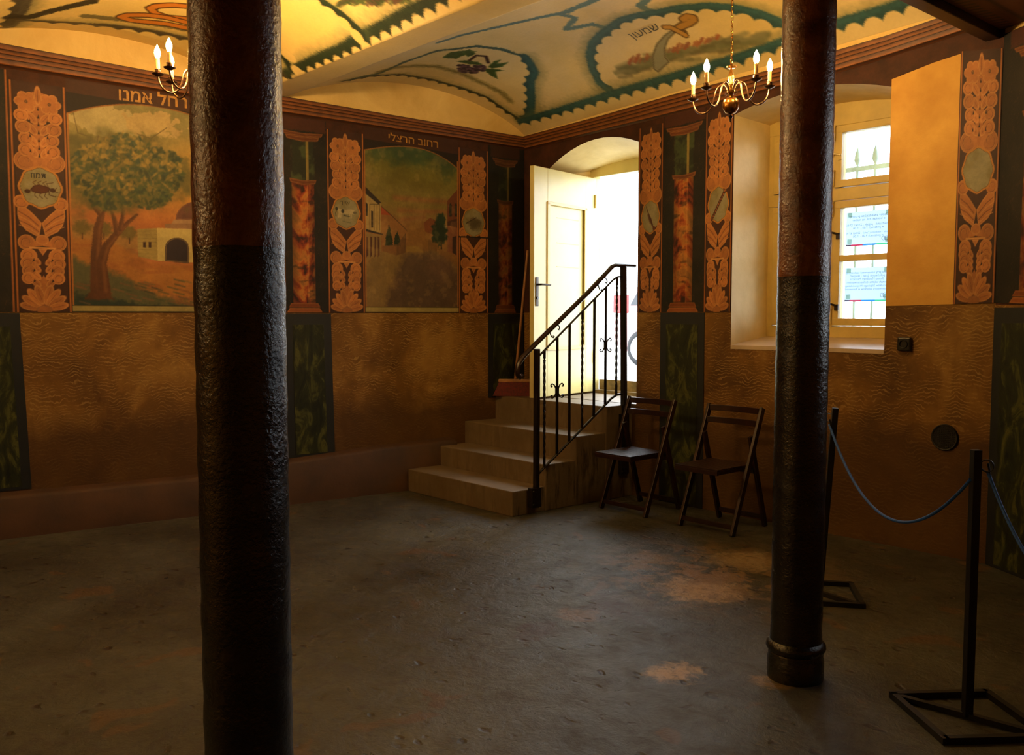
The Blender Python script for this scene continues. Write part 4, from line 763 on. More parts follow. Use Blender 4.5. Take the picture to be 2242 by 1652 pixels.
# painted pedestals (blue border + green marble field)
def pedestal(wall, f, a0, a1, b0, b1, z0, z1, bw, label):
    mb = MB(); mb.prism([ptf(f(.007), a0, z0), ptf(f(.007), a1, z0), ptf(f(.007), b1, z1), ptf(f(.007), b0, z1)], Vector(ptf(f(0), 0, 0)) - Vector(ptf(f(.006), 0, 0)))
    o = mb.build('painted_pedestal', M['navy'], wall); o['label'] = label
    mb = MB(); mb.prism([ptf(f(.009), a0 + bw, z0 + .02), ptf(f(.009), a1 - bw, z0 + .02), ptf(f(.009), b1 - bw, z1 - .09), ptf(f(.009), b0 + bw, z1 - .09)], Vector(ptf(f(0), 0, 0)) - Vector(ptf(f(.0015), 0, 0)))
    mb.build('marble_field', M['gmarble'], o)
pedestal(wallA, fA, .05, .63, .10, .595, .31, 1.515, .06, 'green marbled pedestal at the left end')
pedestal(wallA, fA, 2.465, 2.865, 2.455, 2.845, .36, 1.515, .065, 'green marbled pedestal beside the near pillar')
pedestal(wallA, fA, 4.375, 4.77, 4.375, 4.77, .75, 1.515, .05, 'green marbled pedestal in the corner')
pedestal(wallB, fB, -4.72, -4.29, -4.725, -4.295, .0, 1.52, .06, 'green marbled pedestal behind the chairs')
pedestal(wallC, fC, 0.0, .75, 0.0, .75, .0, 1.545, .07, 'green marbled pedestal at the right end')
# ------------------------------------------------------------------ staircase
st = thing('staircase', 'four pale concrete steps up to the open door', 'stairs', (-5.7, 5.1, 0))
ys = [4.44, 4.77, 5.09, 5.42]; zt = [.19, .36, .55, .765]; off = Vector((5.7, -5.1, 0))
for i in range(4):
    y1 = 5.74 if i < 3 else 5.744; z0 = 0 if i == 0 else 0
    yb = ys[i + 1] + .02 if i < 3 else 5.738
    xr = -5.05 + .012 * i; xl = (-6.40, -6.40, -6.44, -6.405)[i]
    mb = MB(); mb.box((xl + 5.7, ys[i] - 5.1, 0), (xr + 5.7, yb - 5.1, zt[i])); mb.build('step', M['concrete'], st, bevel=.008)
mb = MB(); mb.box((-6.12 + 5.7, 5.73 - 5.1, .70), (-4.98 + 5.7, 6.42 - 5.1, .768)); mb.build('landing', M['concrete'], st)
# ------------------------------------------------------------------ door
dr = struct(thing('door_1', 'x', 'x')); 
for k in ('label', 'category'): del dr[k]
mb = MB(); fx0, fx1 = -6.0, -5.0
mb.box((fx0 - .06, YD, .77), (fx0, YD + .09, 2.88)); mb.box((fx1, YD, .77), (fx1 + .06, YD + .09, 2.88)); mb.box((fx0 - .06, YD - .005, 2.785), (fx1 + .06, YD + .09, 2.90)); mb.build('door_frame', M['doorpaint'], dr, bevel=.006)
mb = MB(); mb.box((fx0, YD + .0, .76), (fx1, YD + .12, .80)); mb.box((fx0 + .02, YD + .07, .80), (fx1, YD + .16, .895)); mb.build('threshold', simple('worn_oak_threshold', (.50, .42, .28), .6, 0, .3, 14, .3), dr)
H3 = Vector((-5.975, 6.29, 0)); F3 = Vector((-5.80, 5.345, 0)); dl = (F3 - H3); LW = dl.length; dl.normalize(); dn_ = Vector((-dl.y, dl.x, 0))
if dn_.x < 0: dn_ = -dn_
def dbox(mb, a0, a1, z0, z1, d0, d1):
    q = []
    for z_ in (z0, z1):
        for a, d_ in ((a0, d0), (a1, d0), (a1, d1), (a0, d1)): v_ = H3 + dl * a + dn_ * d_; q.append((v_.x, v_.y, z_))
    mb.hexa(q)
zb_, zt_ = .785, 2.775; mb = MB(); dbox(mb, 0, .16, zb_, zt_, -.045, 0); dbox(mb, LW - .20, LW, zb_, zt_, -.045, 0); dbox(mb, .16, LW - .2, zt_ - .30, zt_, -.045, 0); dbox(mb, .16, LW - .2, zb_, zb_ + .42, -.045, 0)
leaf = mb.build('door_leaf', M['doorpaint'], dr, bevel=.004); leaf['label'] = 'cream open leaf with tall recessed panel'
mb = MB(); dbox(mb, .14, LW - .18, zb_ + .40, zt_ - .28, -.038, -.016); mb.build('door_panel', M['doorpaint'], leaf)
mb = MB(); ym = [(.16, .175), (LW - .215, LW - .20)]
for a0, a1 in ym: dbox(mb, a0 - .012, a1 + .012, zb_ + .41, zt_ - .29, -.004, .010)
dbox(mb, .15, LW - .19, zt_ - .312, zt_ - .285, -.004, .010); dbox(mb, .15, LW - .19, zb_ + .405, zb_ + .435, -.004, .012); mb.build('panel_moulding', M['winpaint'], leaf, bevel=.003)
for z_ in (2.36, 2.14, 1.93): mb = MB(); dbox(mb, .26, LW - .36, z_, z_ + .006, -.02, -.013); mb.build('panel_line', M['winpaint'], leaf)  # three thin horizontal lines across the recessed panel
mb = MB(); dbox(mb, LW - .062, LW - .022, 1.58, 1.83, 0, .008); hp = mb.build('handle_plate', M['darkmetal'], leaf, bevel=.006)
q0 = H3 + dl * (LW - .042) + dn_ * .01 + Vector((0, 0, 1.765)); mb = MB(); mb.tube([q0, q0 + dn_ * .045, q0 + dn_ * .05 - dl * .03, q0 + dn_ * .05 - dl * .12], .009, 8); mb.build('door_handle', M['darkmetal'], leaf, smooth=True)
mb = MB(); q0 = H3 + dl * (LW - .042) + dn_ * .006 + Vector((0, 0, 1.65)); mb.tube([q0, q0 + dn_ * .012], .012, 12); mb.build('lock_cylinder', M['black'], leaf, smooth=True)
for z_ in (1.05, 2.5): mb = MB(); mb.tube([H3 + Vector((.012, -.012, z_)), H3 + Vector((.012, -.012, z_ + .12))], .011, 10); mb.build('hinge', M['doorpaint'], dr, smooth=True)
# ------------------------------------------------------------------ window
wn = struct(thing('window_1', 'x', 'x'))
for k in ('label', 'category'): del wn[k]
fr_ = MB(); y0, y1 = YW, YW + .09
X0, X1, XM = -4.085, -2.975, -3.545
fr_.box((X0, y0, 1.335), (X0 + .05, y1, 3.03)); fr_.box((X1 - .05, y0, 1.335), (X1, y1, 3.0)); fr_.box((X0, y0 - .004, 2.875), (X1, y1, 3.045)); fr_.box((X0, y0 - .004, 1.335), (X1, y1, 1.42)); fr_.box((X0, y0 - .006, 2.335), (X1, y1, 2.425)); fr_.box((XM - .02, y0 - .003, 1.35), (XM + .02, y1, 2.95)); fr_.build('window_frame', M['winpaint'], wn, bevel=.005)
def casement(xa, xb, za, zb2, bars, hinge_left):
    mb = MB(); w_ = .052; ya, yb = YW - .018, YW + .05
    mb.box((xa, ya, za), (xa + w_, yb, zb2)); mb.box((xb - w_, ya, za), (xb, yb, zb2)); mb.box((xa, ya - .001, za), (xb, yb, za + w_)); mb.box((xa, ya - .001, zb2 - w_), (xb, yb, zb2))
    for z_ in bars: mb.box((xa + w_, ya + .002, z_ - .022), (xb - w_, yb, z_ + .022))
    c_ = mb.build('casement', M['winpaint'], wn, bevel=.004)
    zs_ = [za + w_] + [b_ + s_ for b_ in bars for s_ in (-.022, .022)] + [zb2 - w_]
    for i in range(0, len(zs_), 2):
        mb = MB(); mb.box((xa + w_ - .006, YW + .015, zs_[i] - .006), (xb - w_ + .006, YW + .019, zs_[i + 1] + .006)); mb.build('pane', M['glass'], c_)
    hx = xa - .004 if hinge_left else xb + .004
    for z_ in (za + .06, zb2 - .06): mb = MB(); mb.tube([(hx, ya - .012, z_ - .05), (hx, ya - .012, z_ + .05)], .010, 8); mb.lathe([(0, .05), (.013, .052), (.013, .066), (0, .07)], (hx, ya - .012, z_), 8); mb.build('hinge', M['winpaint'], c_, smooth=True)
    hm = xb if hinge_left else xa; sg = -1 if hinge_left else 1; mb = MB()
    for z_ in (za, zb2 - .05): mb.box((hm + sg * .02, ya - .006, z_ + .01), (hm + sg * .12, ya, z_ + .035))
    mb.build('corner_plate', M['winpaint'], c_)
    return c_
cR1 = casement(XM + .022, X1 - .052, 2.43, 2.872, [], True); cR2 = casement(XM + .022, X1 - .052, 1.425, 2.33, [1.915], True)
cL1 = casement(X0 + .052, XM - .022, 2.43, 2.872, [], False); cL2 = casement(X0 + .052, XM - .022, 1.425, 2.33, [1.915], False)
for z_, cs_ in ((2.67, cR1), (2.10, cR2), (1.58, cR2)): mb = MB(); mb.tube([(XM - .01, YW - .03, z_), (XM + .03, YW - .045, z_ + .003), (XM + .075, YW - .03, z_ - .012)], .008, 8); mb.box((XM + .05, YW - .03, z_ - .045), (XM + .08, YW - .018, z_ + .0)); mb.build('window_catch', M['winpaint'] if z_ > 2.5 else M['darkmetal'], cs_)
# notices taped to the glass, seen from the back
def notice(zb0, zb1, lines, label):
    y = YW + .023; xa, xb = -3.445, -3.10; o = thing('notice', label, 'notice', ((xa + xb) / 2, y, zb0)); O = Vector(((xa + xb) / 2, y, zb0))
    def pl(x0, x1, z0, z1, yy, nm, mat): mb = MB(); mb.box((x0 - O.x, yy - O.y, z0 - O.z), (x1 - O.x, yy - O.y + .0006, z1 - O.z)); return mb.build(nm, mat, o)
    sh_ = pl(xa, xb, zb0, zb1, y, 'sheet', M['paper'])
    W_ = xb - xa; seg = [(0, .12, (.45, .40, .42)), (.12, .38, (.72, .35, .42)), (.38, .68, (.36, .56, .78)), (.68, 1, (.45, .66, .55))]
    for a, b, c in seg: pl(xa + W_ * a, xb if b == 1 else xa + W_ * b, zb0, zb0 + .012, y - .0008, 'colour_stripe', trans('stripe_ink', tuple(min(1, 1.45 * k) for k in c), .85))
    for cx_, cz in ((xa + .03, zb0 + .035), (xb - .03, zb0 + .035), (xa + .03, zb1 - .02), (xb - .03, zb1 - .02)): pl(cx_ - .017, cx_ + .017, cz - .017, cz + .017, y - .0012, 'tape', trans('grey_tape', (.86, .90, .84), .85))
    for tx_, z_, sz in lines:
        text_obj('lettering', tx_, sz, M['ink'], o, Vector((0, -.0015, z_ - zb0)), (1, 0, 0), (0, 0, 1), mirror=True, lift=.0005)
    mb = MB(); 
    for cx_ in (.115, .135): mb.tube([(cx_ + .014 * math.cos(a), -.002, .045 + .014 * math.sin(a)) for a in np.linspace(0, 6.283, 17)], .0014, 4, False)
    mb.build('ring_emblem', M['ink'], o)
zq = [2.215, 2.19, 2.15, 2.13, 2.095, 2.075]
notice(2.0, 2.245, [('Osoby zwiedzające prosimy', 2.213, .026), ('o kontakt tel. na numer', 2.187, .026), ('poniedziałek - piątek - 22 061 77 91', 2.150, .023), ('w godzinach 7.00 - 15.00', 2.127, .023), ('sobota - niedziela (Żarki) - 22 061 87 91', 2.092, .021), ('w godzinach 9.00 - 19.00', 2.069, .023)], 'upper printed notice on the window, opening hours seen mirrored')
notice(1.60, 1.845, [('Prace przy konserwacji technicznej', 1.808, .023), ('polichromii ścian i sklepień', 1.785, .024), ('Domu Modlitwy Mizrachi', 1.762, .025), ('zostały objęte dofinansowaniem', 1.738, .024), ('ze środków Śląskiego Wojewódzkiego', 1.713, .022), ('Konserwatora zabytków w Katowicach', 1.690, .022)], 'lower printed notice on the window, six mirrored lines')
# grille outside
gr = thing('window_grille', 'grey iron grille with spear tips outside the window', 'grille', (-3.5, 6.62, 1.35))
gx0 = ony(1878, 350, 6.62)[0]; gsp = ony(1917, 350, 6.62)[0] - gx0; gtop = ony(1878, 320, 6.62)[2] - 1.35; gbar = ony(1878, 370, 6.62)[2] - 1.35
for i in range(-3, 4):
    x = gx0 + gsp * i + 3.5; mb = MB(); mb.tube([(x, 0, -.1), (x, 0, gtop - .15)], .011, 8); mb.build('bar', M['grille'], gr, smooth=True)
    mb = MB(); mb.lathe([(0, -.18), (.012, -.17), (.008, -.15), (.026, -.11), (.020, -.06), (0, 0)], (x, 0, gtop), 10); mb.build('spear_tip', M['grille'], gr, smooth=True)
for z_ in (.0, gbar): mb = MB(); mb.bar((-.74, 0, z_), (.70, 0, z_), .012, .035); mb.build('rail', M['grille'], gr)
mb = MB(); mb.box((-4.5, 6.36, .9), (-4.17, 6.75, 3.4)); mb.box((-2.87, 6.36, .9), (-2.55, 6.75, 3.4)); mb.box((-4.5, 6.36, 3.1), (-2.55, 6.75, 3.4)); mb.box((-4.5, 6.36, .62), (-2.55, 6.75, 1.30)); mb.build('outer_jamb', M['ground'], wallB)
# ------------------------------------------------------------------ stair railing
XR = -5.005; rl = thing('stair_railing', 'black wrought iron railing along the concrete steps', 'railing', (XR, 4.64, 0)); RO = Vector((XR, 4.64, 0))
def rp(y, z, dx=0): return Vector((dx, y - 4.64, z))
mb = MB(); mb.bar(rp(4.64, .05), rp(4.645, 1.25), .036, .036, (1, 0, 0)); mb.build('post', M['iron'], rl, bevel=.003)
mb = MB(); mb.bar(rp(5.63, .22), rp(5.60, 1.89), .04, .04, (1, 0, 0)); mb.build('post', M['iron'], rl, bevel=.003)
for y, z in ((4.63, .13), (5.62, .62), (5.62, .27)):
    mb = MB(); mb.box(rp(y - .05, z - .075, -.03), rp(y + .045, z + .075, .022)); mb.build('bracket', M['iron'], rl, bevel=.005)
    for dz in (-.05, .05): mb = MB(); mb.lathe([(0, .008), (.008, .006), (.010, 0)], (0, 0, 0), 8); o = mb.build('bolt', M['steel'], rl, smooth=True); o.rotation_euler = (0, R(90), 0); o.location = rp(y - .035, z + dz, .022)
hr = [rp(4.50, 1.055), rp(4.475, 1.045), rp(4.452, 1.065), rp(4.447, 1.10), rp(4.46, 1.145), rp(4.50, 1.19), rp(4.60, 1.265), rp(4.90, 1.475), rp(5.20, 1.685), rp(5.46, 1.885), rp(5.50, 1.90), rp(5.60, 1.905), rp(5.735, 1.905)]
mb = MB(); mb.tube(hr, .024, 8, flat=(.75, .95), up=(0, -.6, .8)); mb.build('handrail', M['handrail'], rl, smooth=True)
mb = MB(); mb.tube([rp(4.65, 1.185), rp(5.48, 1.785), rp(5.53, 1.81), rp(5.60, 1.815)], .008, 8); mb.build('upper_rail', M['iron'], rl, smooth=True)
mb = MB(); mb.tube([rp(4.65, .30), rp(5.47, .83), rp(5.53, .855), rp(5.62, .86)], .010, 8); mb.build('lower_rail', M['iron'], rl, smooth=True)
lo_ = lambda y: np.interp(y, [4.65, 5.47, 5.53, 5.62], [.30, .83, .855, .86]); up2 = lambda y: np.interp(y, [4.65, 5.48, 5.53, 5.6], [1.185, 1.785, 1.81, 1.815])
pxs = [1192, 1220, 1247, 1275, 1301, 1326, 1350]; byy = [onx(a, 800 - .5 * (a - 1192), XR)[1] for a in pxs]
def sstrip(cy, cz, s=1.):   # double C ornament
    mb = MB()
    for sx in (-1, 1):
        for sy in (-1, 1):
            pts = [(sx * .012, sy * .0), (sx * .014, sy * .02), (sx * .03, sy * .045), (sx * .052, sy * .056), (sx * .066, sy * .045), (sx * .062, sy * .032), (sx * .052, sy * .034)]
            mb.tube([rp(cy + a * s, cz + b * s) for a, b in pts], .0056, 6)
    return mb
for i, y in enumerate(byy):
    za, zb2 = float(lo_(y)), float(up2(y)); mb = MB()
    if i in (0, 3, 6):
        n = 60; V_ = []; fs = []
        for k in range(n + 1):
            z_ = za + (zb2 - za) * k / n; tw = 0 if k < 5 or k > n - 5 else (k - 5) / (n - 10) * math.pi * 7; r_ = .0105
            for c_ in range(4): V_.append(tuple(rp(y + r_ * math.cos(tw + c_ * math.pi / 2 + .785), z_, r_ * math.sin(tw + c_ * math.pi / 2 + .785))))
        for k in range(n):
            for c_ in range(4): d_ = (c_ + 1) % 4; fs.append((k * 4 + c_, k * 4 + d_, k * 4 + 4 + d_, k * 4 + 4 + c_))
        mb.add(V_, fs); o = mb.build('baluster', M['iron'], rl); o['label'] = 'twisted square baluster'
    else: mb.bar(rp(y, za), rp(y, zb2), .015, .015, (1, 0, 0)); mb.build('baluster', M['iron'], rl)
    if i in (1, 5): 
        cz = (za + zb2) / 2 - .0; q = onx(pxs[i], 855 if i == 1 else 755, XR); m_ = sstrip(y, q[2]); m_.bar(rp(y, q[2] - .035), rp(y, q[2] + .035), .022, .022, (1, 0, 0)); m_.build('scroll', M['iron'], rl, smooth=True)
for (a, b) in ((1215, 722), (1320, 620)):
    q = onx(a, b, XR); mb = MB(); pts = [(-.02, -.048), (-.005, -.052), (-.012, -.062), (-.035, -.055), (-.052, -.02), (-.045, .025), (-.01, .05), (.03, .048), (.05, .02), (.042, 0), (.03, .008)]
    mb.tube([rp(q[1] + u, q[2] + v2 * .95) for u, v2 in pts], .0052, 6); mb.build('scroll', M['iron'], rl, smooth=True)
# ------------------------------------------------------------------ columns
def column(x, y, label):
    o = thing('column', label, 'column', (x, y, 0)); prof = []
    n = 90; V_ = MB(); 
    pr = [(.105, .13)] + [(.1035 + .0012 * math.sin(k * 1.7), .13 + k * (3.07 / n)) for k in range(n + 1)]; V_.lathe(pr, (0, 0, 0), 64); V_.build('shaft', M['column'], o, smooth=True)
    mb = MB(); mb.lathe([(.112, 0), (.114, .02), (.1135, .085), (.109, .095), (.111, .105), (.108, .112), (.115, .12), (.121, .132), (.118, .148), (.108, .158), (.103, .162)], (0, 0, 0), 64); mb.build('base', M['column'], o, smooth=True)
    mb = MB(); mb.lathe([(.103, 3.02), (.13, 3.05), (.13, 3.08), (.16, 3.12), (.19, 3.19), (.19, 3.30)], (0, 0, 0), 48); mb.build('capital', M['column'], o, smooth=True)
    return o
column(-2.035, .94, 'thick glossy brown and black column at the left, nearest'); column(-2.01, 3.335, 'glossy brown and black column with ringed base in front of the window')
# ------------------------------------------------------------------ chandeliers
def chandelier(c, label, angs, ctop, tilt=0.):
    o = thing('chandelier', label, 'chandelier', tuple(c), 'brass candle chandeliers'); n = len(angs)
    mb = MB(); mb.lathe([(0, -.058), (.012, -.056), (.03, -.048), (.044, -.025), (.047, 0), (.042, .022), (.028, .034), (.012, .038), (.010, .05), (.016, .058), (.021, .07), (.021, .088), (.013, .094), (.012, .104), (.016, .112), (.011, .125), (.017, .145), (.016, .16), (.008, .185), (.006, .20), (.027, .203), (.03, .209), (.012, .214), (.005, .225), (0, .226)], n=28); b_ = mb.build('body', M['brass'], o, smooth=True)
    mb = MB(); mb.lathe([(0, -.10), (.006, -.095), (.005, -.085), (.012, -.07), (.006, -.062), (0, -.058)], n=14); mb.build('finial', M['darkmetal'], o, smooth=True)
    # chain links
    zt_ = ctop - c[2]; mb = MB(); z_ = .222; k = 0
    while z_ < zt_ - .02:
        a = R(90 * (k % 2)); mb.tube([(.0065 * math.sin(t_) * math.cos(a), .0065 * math.sin(t_) * math.sin(a), z_ + .019 - .017 * math.cos(t_)) for t_ in np.linspace(0, 2 * math.pi, 13)], .0022, 5, False); z_ += .029; k += 1
    mb.build('chain', M['brass'], o, smooth=True)
    mb = MB(); mb.lathe([(0, zt_ - .06), (.02, zt_ - .055), (.045, zt_ - .02), (.05, zt_)], n=20); mb.build('canopy', M['brass'], o, smooth=True)
    arm = [(.015, .082), (.032, .074), (.038, .062), (.032, .052), (.024, .058)]
    main = [(.020, .078), (.028, .105), (.048, .122), (.070, .118), (.088, .092), (.098, .055), (.108, .015), (.128, -.012), (.156, -.022), (.186, -.014), (.210, .010), (.222, .040), (.225, .068)]
    for i in range(n):
        t_ = angs[i]; ca, sa = math.cos(t_), math.sin(t_); dz = tilt * .225 * (ca * RT[0] + sa * RT[1]); g = lambda L: [(a * ca, a * sa, b + dz * a / .225) for a, b in L]
        # smooth the arm
        P = np.array(main); u = np.linspace(0, len(P) - 1, 49); sm = np.c_[np.interp(u, range(len(P)), P[:, 0]), np.interp(u, range(len(P)), P[:, 1])]
        for _ in range(6): sm[1:-1] = (sm[:-2] + sm[1:-1] * 2 + sm[2:]) / 4
        mb = MB(); mb.tube(g(sm), .0052, 8); mb.tube(g(arm), .0035, 6); ar = mb.build('arm', M['bronze'], o, smooth=True)
        X, Y = .225 * ca, .225 * sa
        mb = MB(); mb.lathe([(0, .062), (.012, .064), (.030, .074), (.032, .078), (.012, .076), (.013, .080), (.0155, .084), (.0155, .098), (.018, .10), (.012, .103)], (X, Y, dz), 18); mb.build('drip_pan', M['bronze'], ar, smooth=True)
        mb = MB(); mb.lathe([(.011, .100), (.0115, .160), (.0, .161)], (X, Y, dz), 14); mb.build('candle_sleeve', M['candle'], ar, smooth=True)
        mb = MB(); mb.lathe([(0, .160), (.008, .161), (.013, .172), (.0165, .187), (.0145, .203), (.008, .219), (.002, .232), (0, .234)], (X, Y, dz), 14); mb.build('bulb', M['bulb'], ar, smooth=True)
    return o
cR = CAMP + ray(1600, 228) * 5.2; azr = math.atan2(cR[1], cR[0]); chandelier(cR, 'brass chandelier with ball and lit candle bulbs before the window', [azr + R(72 * k) for k in range(5)], float(zc(cR[0], cR[1])), .12)
cL = CAMP + ray(441, 200) * 5.1; azl = math.atan2(cL[1], cL[0]); chL = chandelier(cL, 'chandelier half hidden behind the thick left column', [azl + R(90 + 45 * k) for k in range(8)], float(zc(cL[0], cL[1])))
ch3 = copy_tree(chL); ch3.location = (-5.0, -2.66, cL[2]); ch3['label'] = 'chandelier of the rear bay, beyond the left edge of the picture'
# ------------------------------------------------------------------ folding chairs
def chair(x0, x1, label):
    o = thing('folding_chair', label, 'chair', ((x0 + x1) / 2, 5.35, 0), 'dark wooden folding chairs against the wall'); W_ = x1 - x0; hw = W_ / 2
    Y = lambda y: y - 5.35
    for sx in (-1, 1):
        x = sx * (hw - .012); mb = MB(); mb.bar((x, Y(5.165), .0), (x, Y(5.50), .855), .022, .042, (0, -1, .4)); mb.build('front_leg', M['chairwood'], o, bevel=.003)
        x = sx * (hw - .040); mb = MB(); mb.bar((x, Y(5.60), .0), (x, Y(5.40), .66), .022, .040, (0, 1, .3)); mb.build('rear_leg', M['chairwood'], o, bevel=.003)
    mb = MB(); mb.bar((-hw + .02, Y(5.19), .055), (hw - .02, Y(5.19), .055), .02, .032); mb.build('stretcher', M['chairwood'], o, bevel=.003)
    mb = MB(); mb.bar((-hw + .045, Y(5.578), .07), (hw - .045, Y(5.578), .07), .02, .032); mb.build('stretcher', M['chairwood'], o, bevel=.003)
    mb = MB(); mb.bar((-hw + .045, Y(5.46), .41), (hw - .045, Y(5.46), .41), .02, .032); mb.build('stretcher', M['chairwood'], o, bevel=.003)
    for z0 in (.83, .745):
        y = 5.165 + (.335) * z0 / .855; mb = MB(); n = 8; V_ = []
        for i in range(n + 1):
            u = -1 + 2 * i / n; xx = u * (hw - .02); yy = Y(y) + .028 * (1 - u * u)
            for dy, dz in ((-.008, -.021), (.008, -.021), (.008, .021), (-.008, .021)): V_.append((xx, yy + dy, z0 + dz))
        fs = [(i * 4 + k, i * 4 + (k + 1) % 4, i * 4 + 4 + (k + 1) % 4, i * 4 + 4 + k) for i in range(n) for k in range(4)] + [(0, 1, 2, 3), (n * 4, n * 4 + 1, n * 4 + 2, n * 4 + 3)]; mb.add(V_, fs); mb.build('back_slat', M['chairwood'], o, bevel=.002)
    sf = MB()
    for sx in (-1, 1): sf.box((sx * (hw - .068) - .012, Y(5.05), .425), (sx * (hw - .068) + .012, Y(5.50), .452))
    sf.bar((-hw + .055, Y(5.055), .438), (hw - .055, Y(5.055), .438), .022, .03); s_ = sf.build('seat_frame', M['chairwood'], o, bevel=.003)
    base = None
    for i in range(12):
        if base is None:
            mb = MB(); mb.box((-hw + .055, -.015, 0), (hw - .055, .015, .010)); base = mb.build('seat_slat', M['chairwood'], o, bevel=.002); sl_ = base
        else: sl_ = base.copy(); COL.objects.link(sl_)
        sl_.location = (0, Y(5.062 + i * .0355), .453)
    return o
chair(-4.84, -4.37, 'left folding chair, beside the concrete stairs'); chair(-4.07, -3.60, 'right folding chair, beside the far column')
# ------------------------------------------------------------------ stanchions and cords
def stanchion(x, y, rz, label, lean=(0, 0), ring=1):
    o = thing('barrier_post', label, 'post', (x, y, 0), 'black barrier posts', rz); h = .19; c = MB()
    for a, b in (((-h, -h), (h, -h)), ((h, -h), (h, h)), ((h, h), (-h, h)), ((-h, h), (-h, -h))): mb = MB(); mb.bar((a[0], a[1], .0125), (b[0] + (.0125 if b[0] > a[0] else -.0125 if b[0] < a[0] else 0), b[1] + (.0125 if b[1] > a[1] else -.0125 if b[1] < a[1] else 0), .0125), .025, .025); mb.build('base_bar', M['steel'], o)
    mb = MB(); mb.bar((-h, h, .011), (h, -h, .011), .025, .022); mb.build('cross_bar', M['steel'], o)
    mb = MB(); mb.bar((0, 0, .01), (lean[0], lean[1], 1.01), .031, .031, (1, 0, 0)); mb.build('upright', M['steel'], o, bevel=.002)
    mb = MB(); r_ = .022; dx = ring * (.016 + r_); mb.tube([(lean[0] + (dx + r_ * math.cos(t_)) * .707, lean[1] - (dx + r_ * math.cos(t_)) * .707 * 1, .955 + r_ * math.sin(t_)) for t_ in np.linspace(0, 6.283, 21)], .0028, 6, False); mb.build('ring', M['steel'], o, smooth=True)
    return o
def proj(P): v_ = np.asarray(P, float) - CAMP; z_ = v_ @ FW; return PW / 2 + FPX * (v_ @ RT) / z_, PH / 2 - FPX * (v_ @ UP) / z_, z_
def locl(d, rz): return (d[0] * math.cos(rz) + d[1] * math.sin(rz), -d[0] * math.sin(rz) + d[1] * math.cos(rz))
rz1, rzp = R(37), R(52); p1 = np.array([-2.535, 4.43, 0.]); p2 = onz(2117, 1572)
tpx = proj(p1 + [0, 0, 1.0]); ldir = RT[:2] * (1829 - tpx[0]) * tpx[2] / FPX
stanchion(p1[0], p1[1], rz1, 'leaning black barrier post behind the far column', locl(ldir, rz1), -1)
stanchion(p2[0], p2[1], rzp, 'upright black barrier post in the right foreground')
def cord(name_label, a, b, sag, n=36):
    a = Vector(a); b = Vector(b); O = a.copy(); mb = MB(); pts = []
    for i in range(n + 1): t_ = i / n; q = a.lerp(b, t_); q.z -= sag * 4 * t_ * (1 - t_); pts.append(q - O)
    mb.tube(pts, .0065, 8); o = mb.build('rope', M['rope'], None, smooth=True); o.location = O; tag(o, name_label, 'cord')
    hk = MB(); d_ = (pts[1] - pts[0]).normalized(); hk.tube([(0, 0, .03), (.003, .003, .01), tuple(d_ * .03)], .004, 6); hk.build('hook', M['steel'], o, smooth=True)
tp1 = p1 + np.array([ldir[0], ldir[1], 0]); q1 = tp1 - np.array([RT[0], RT[1], 0]) * .03; q2 = p2 - np.array([RT[0], RT[1], 0]) * .017
cord('long blue cord sagging between the two barrier posts', (q1[0], q1[1], .92), (q2[0], q2[1], .90), .315)
q3 = p2 + np.array([RT[0], RT[1], 0]) * .045
pr = CAMP + ray(2242, 1175) * 3.15; dd = (pr - np.array([q3[0], q3[1], .93])); e3 = np.array([q3[0], q3[1], .93]) + dd * np.array([4.6, 4.6, 0]) 
stanchion(e3[0] + .04, e3[1] - .03, rzp, 'black barrier post beyond the right edge holding the second cord')
cord('blue cord running down from the foreground post to the right', (q3[0], q3[1], .93), (e3[0], e3[1], .90), .34)
# ------------------------------------------------------------------ small things
bp = onz(1132, 868, .768); bl = Vector((-6.13, 5.60, .768))
br = thing('broom', 'broom with red bristles standing in the corner of the landing', 'broom', (-6.24, 5.52, .767))
mb = MB(); V0 = [(-.20, -.05), (.18, -.05), (.18, .05), (-.20, .05)]; V1 = [(-.145, -.035), (.14, -.035), (.14, .035), (-.145, .035)]; mb.hexa([(a, b, 0) for a, b in V0] + [(a, b, .125) for a, b in V1]); bo = mb.build('bristles', M['red'], br); bo.rotation_euler = (0, 0, R(42))
for k in range(9):
    pass
mb = MB(); mb.box((-.15, -.036, .125), (.145, .036, .152)); hb = mb.build('broom_head', M['broomwood'], br, bevel=.006); hb.rotation_euler = (0, 0, R(42))
mb = MB(); mb.tube([(0, 0, .14), (.06, .10, 1.32)], .012, 10); mb.build('broom_handle', M['broomwood'], br, smooth=True)
q = ony(1983, 753, BY); so = thing('wall_socket', 'small black electric socket under the yellow panel', 'socket', (q[0], BY, q[2]))
mb = MB(); mb.box((-.043, -.030, -.043), (.043, 0, .043)); mb.build('plate', M['black'], so, bevel=.008)
mb = MB(); mb.lathe([(.028, .0), (.026, .006), (.022, .004), (.02, -.004), (0, -.006)], n=20); o = mb.build('outlet', M['steel'], so, smooth=True); o.rotation_euler = (R(90), 0, 0); o.location = (0, -.031, 0)
q = ony(2069, 957, BY); ve = thing('wall_vent', 'round dark grille low on the ochre wall', 'vent', (q[0], BY, q[2]))
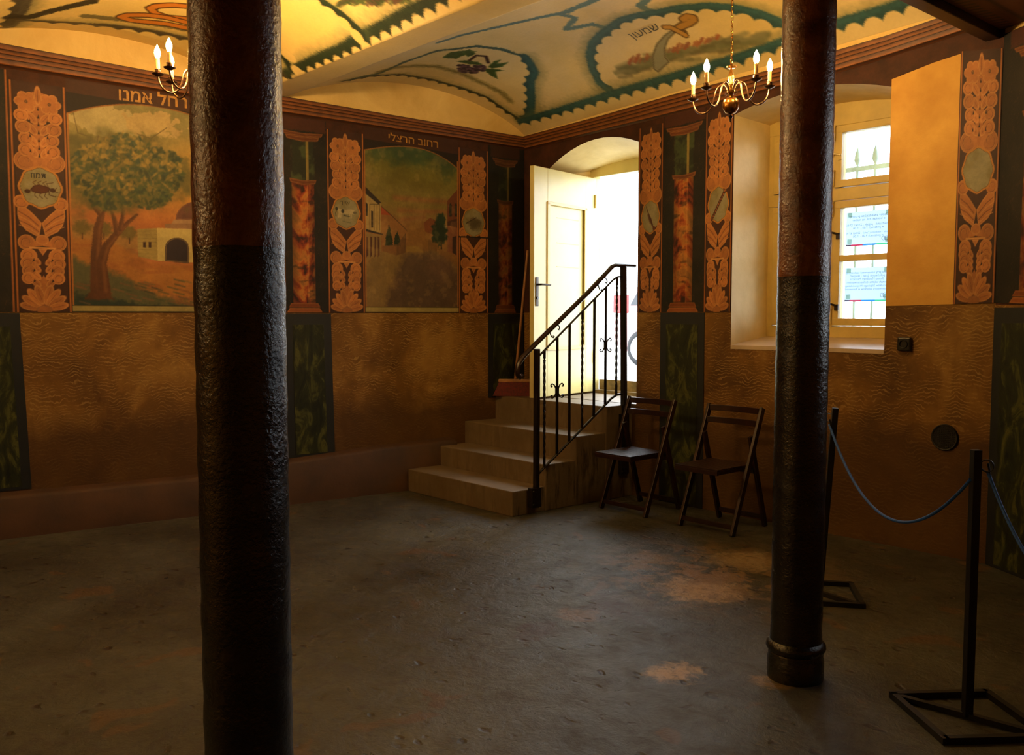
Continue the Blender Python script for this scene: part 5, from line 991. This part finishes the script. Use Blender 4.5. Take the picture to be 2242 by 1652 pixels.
mb = MB(); mb.lathe([(.083, 0), (.083, .008), (.078, .014), (.072, .012), (.071, .004), (0, .003)], n=40); o = mb.build('rim', M['zinc'], ve, smooth=True); o.rotation_euler = (R(90), 0, 0)
mb = MB()
for i in range(-6, 7): h_ = math.sqrt(max(0, .071 ** 2 - (i * .011) ** 2)); mb.box((-h_, -.010, i * .011 - .002), (h_, -.006, i * .011 + .002)); mb.box((i * .011 - .0015, -.009, -h_), (i * .011 + .0015, -.007, h_))
mb.build('mesh_grid', M['steel'], ve)
# ------------------------------------------------------------------ outside
mb = MB(); mb.add([(-60, 6.45, .62), (50, 6.45, .62), (50, 90, .62), (-60, 90, .62)], [(0, 1, 2, 3)]); struct(mb.build('ground', M['ground']))
cx_, cy_, cz_ = -9.12, 12.9, .62; car = thing('car', 'pale rose car with red tail lamp outside the doorway', 'car', (cx_, cy_, cz_))
prof = [(-1.85, .35), (-1.92, .62), (-1.86, .95), (-1.75, 1.06), (-1.45, 1.36), (-.9, 1.45), (.1, 1.44), (.75, 1.02), (1.6, .92), (1.92, .72), (1.95, .35), (1.75, .25), (-1.7, .25)]
mb = MB(); mb.prism([(x, -.82, z) for x, z in prof], (0, 1.64, 0)); mb.build('body', M['carpaint'], car, bevel=.03)
mb = MB(); mb.prism([(x, -.835, z) for x, z in [(-1.5, 1.05), (-1.3, 1.33), (-.85, 1.40), (.05, 1.39), (.55, 1.05)]], (0, 1.67, 0)); mb.build('side_windows', M['carglass'], car)
for y in (-.84, .70): mb = MB(); mb.box((-1.90, y, .92), (-1.55, y + .14, 1.24)); mb.build('tail_lamp', M['lamp_red'], car, bevel=.02)
for x in (-1.25, 1.25):
    for y in (-.86, .68):
        mb = MB(); mb.lathe([(0, 0), (.20, 0), (.22, -.01), (.29, 0), (.31, .03), (.31, .15), (.29, .18), (0, .18)], n=28); wl = mb.build('wheel', M['tyre'], car, smooth=True); wl.rotation_euler = (R(-90), 0, 0); wl.location = (x, y, .31)
        mb = MB(); mb.lathe([(0, -.02), (.06, -.02), (.19, -.005), (.205, -.012), (.205, .01)], n=24); mb.build('rim', M['alloy'], wl, smooth=True)
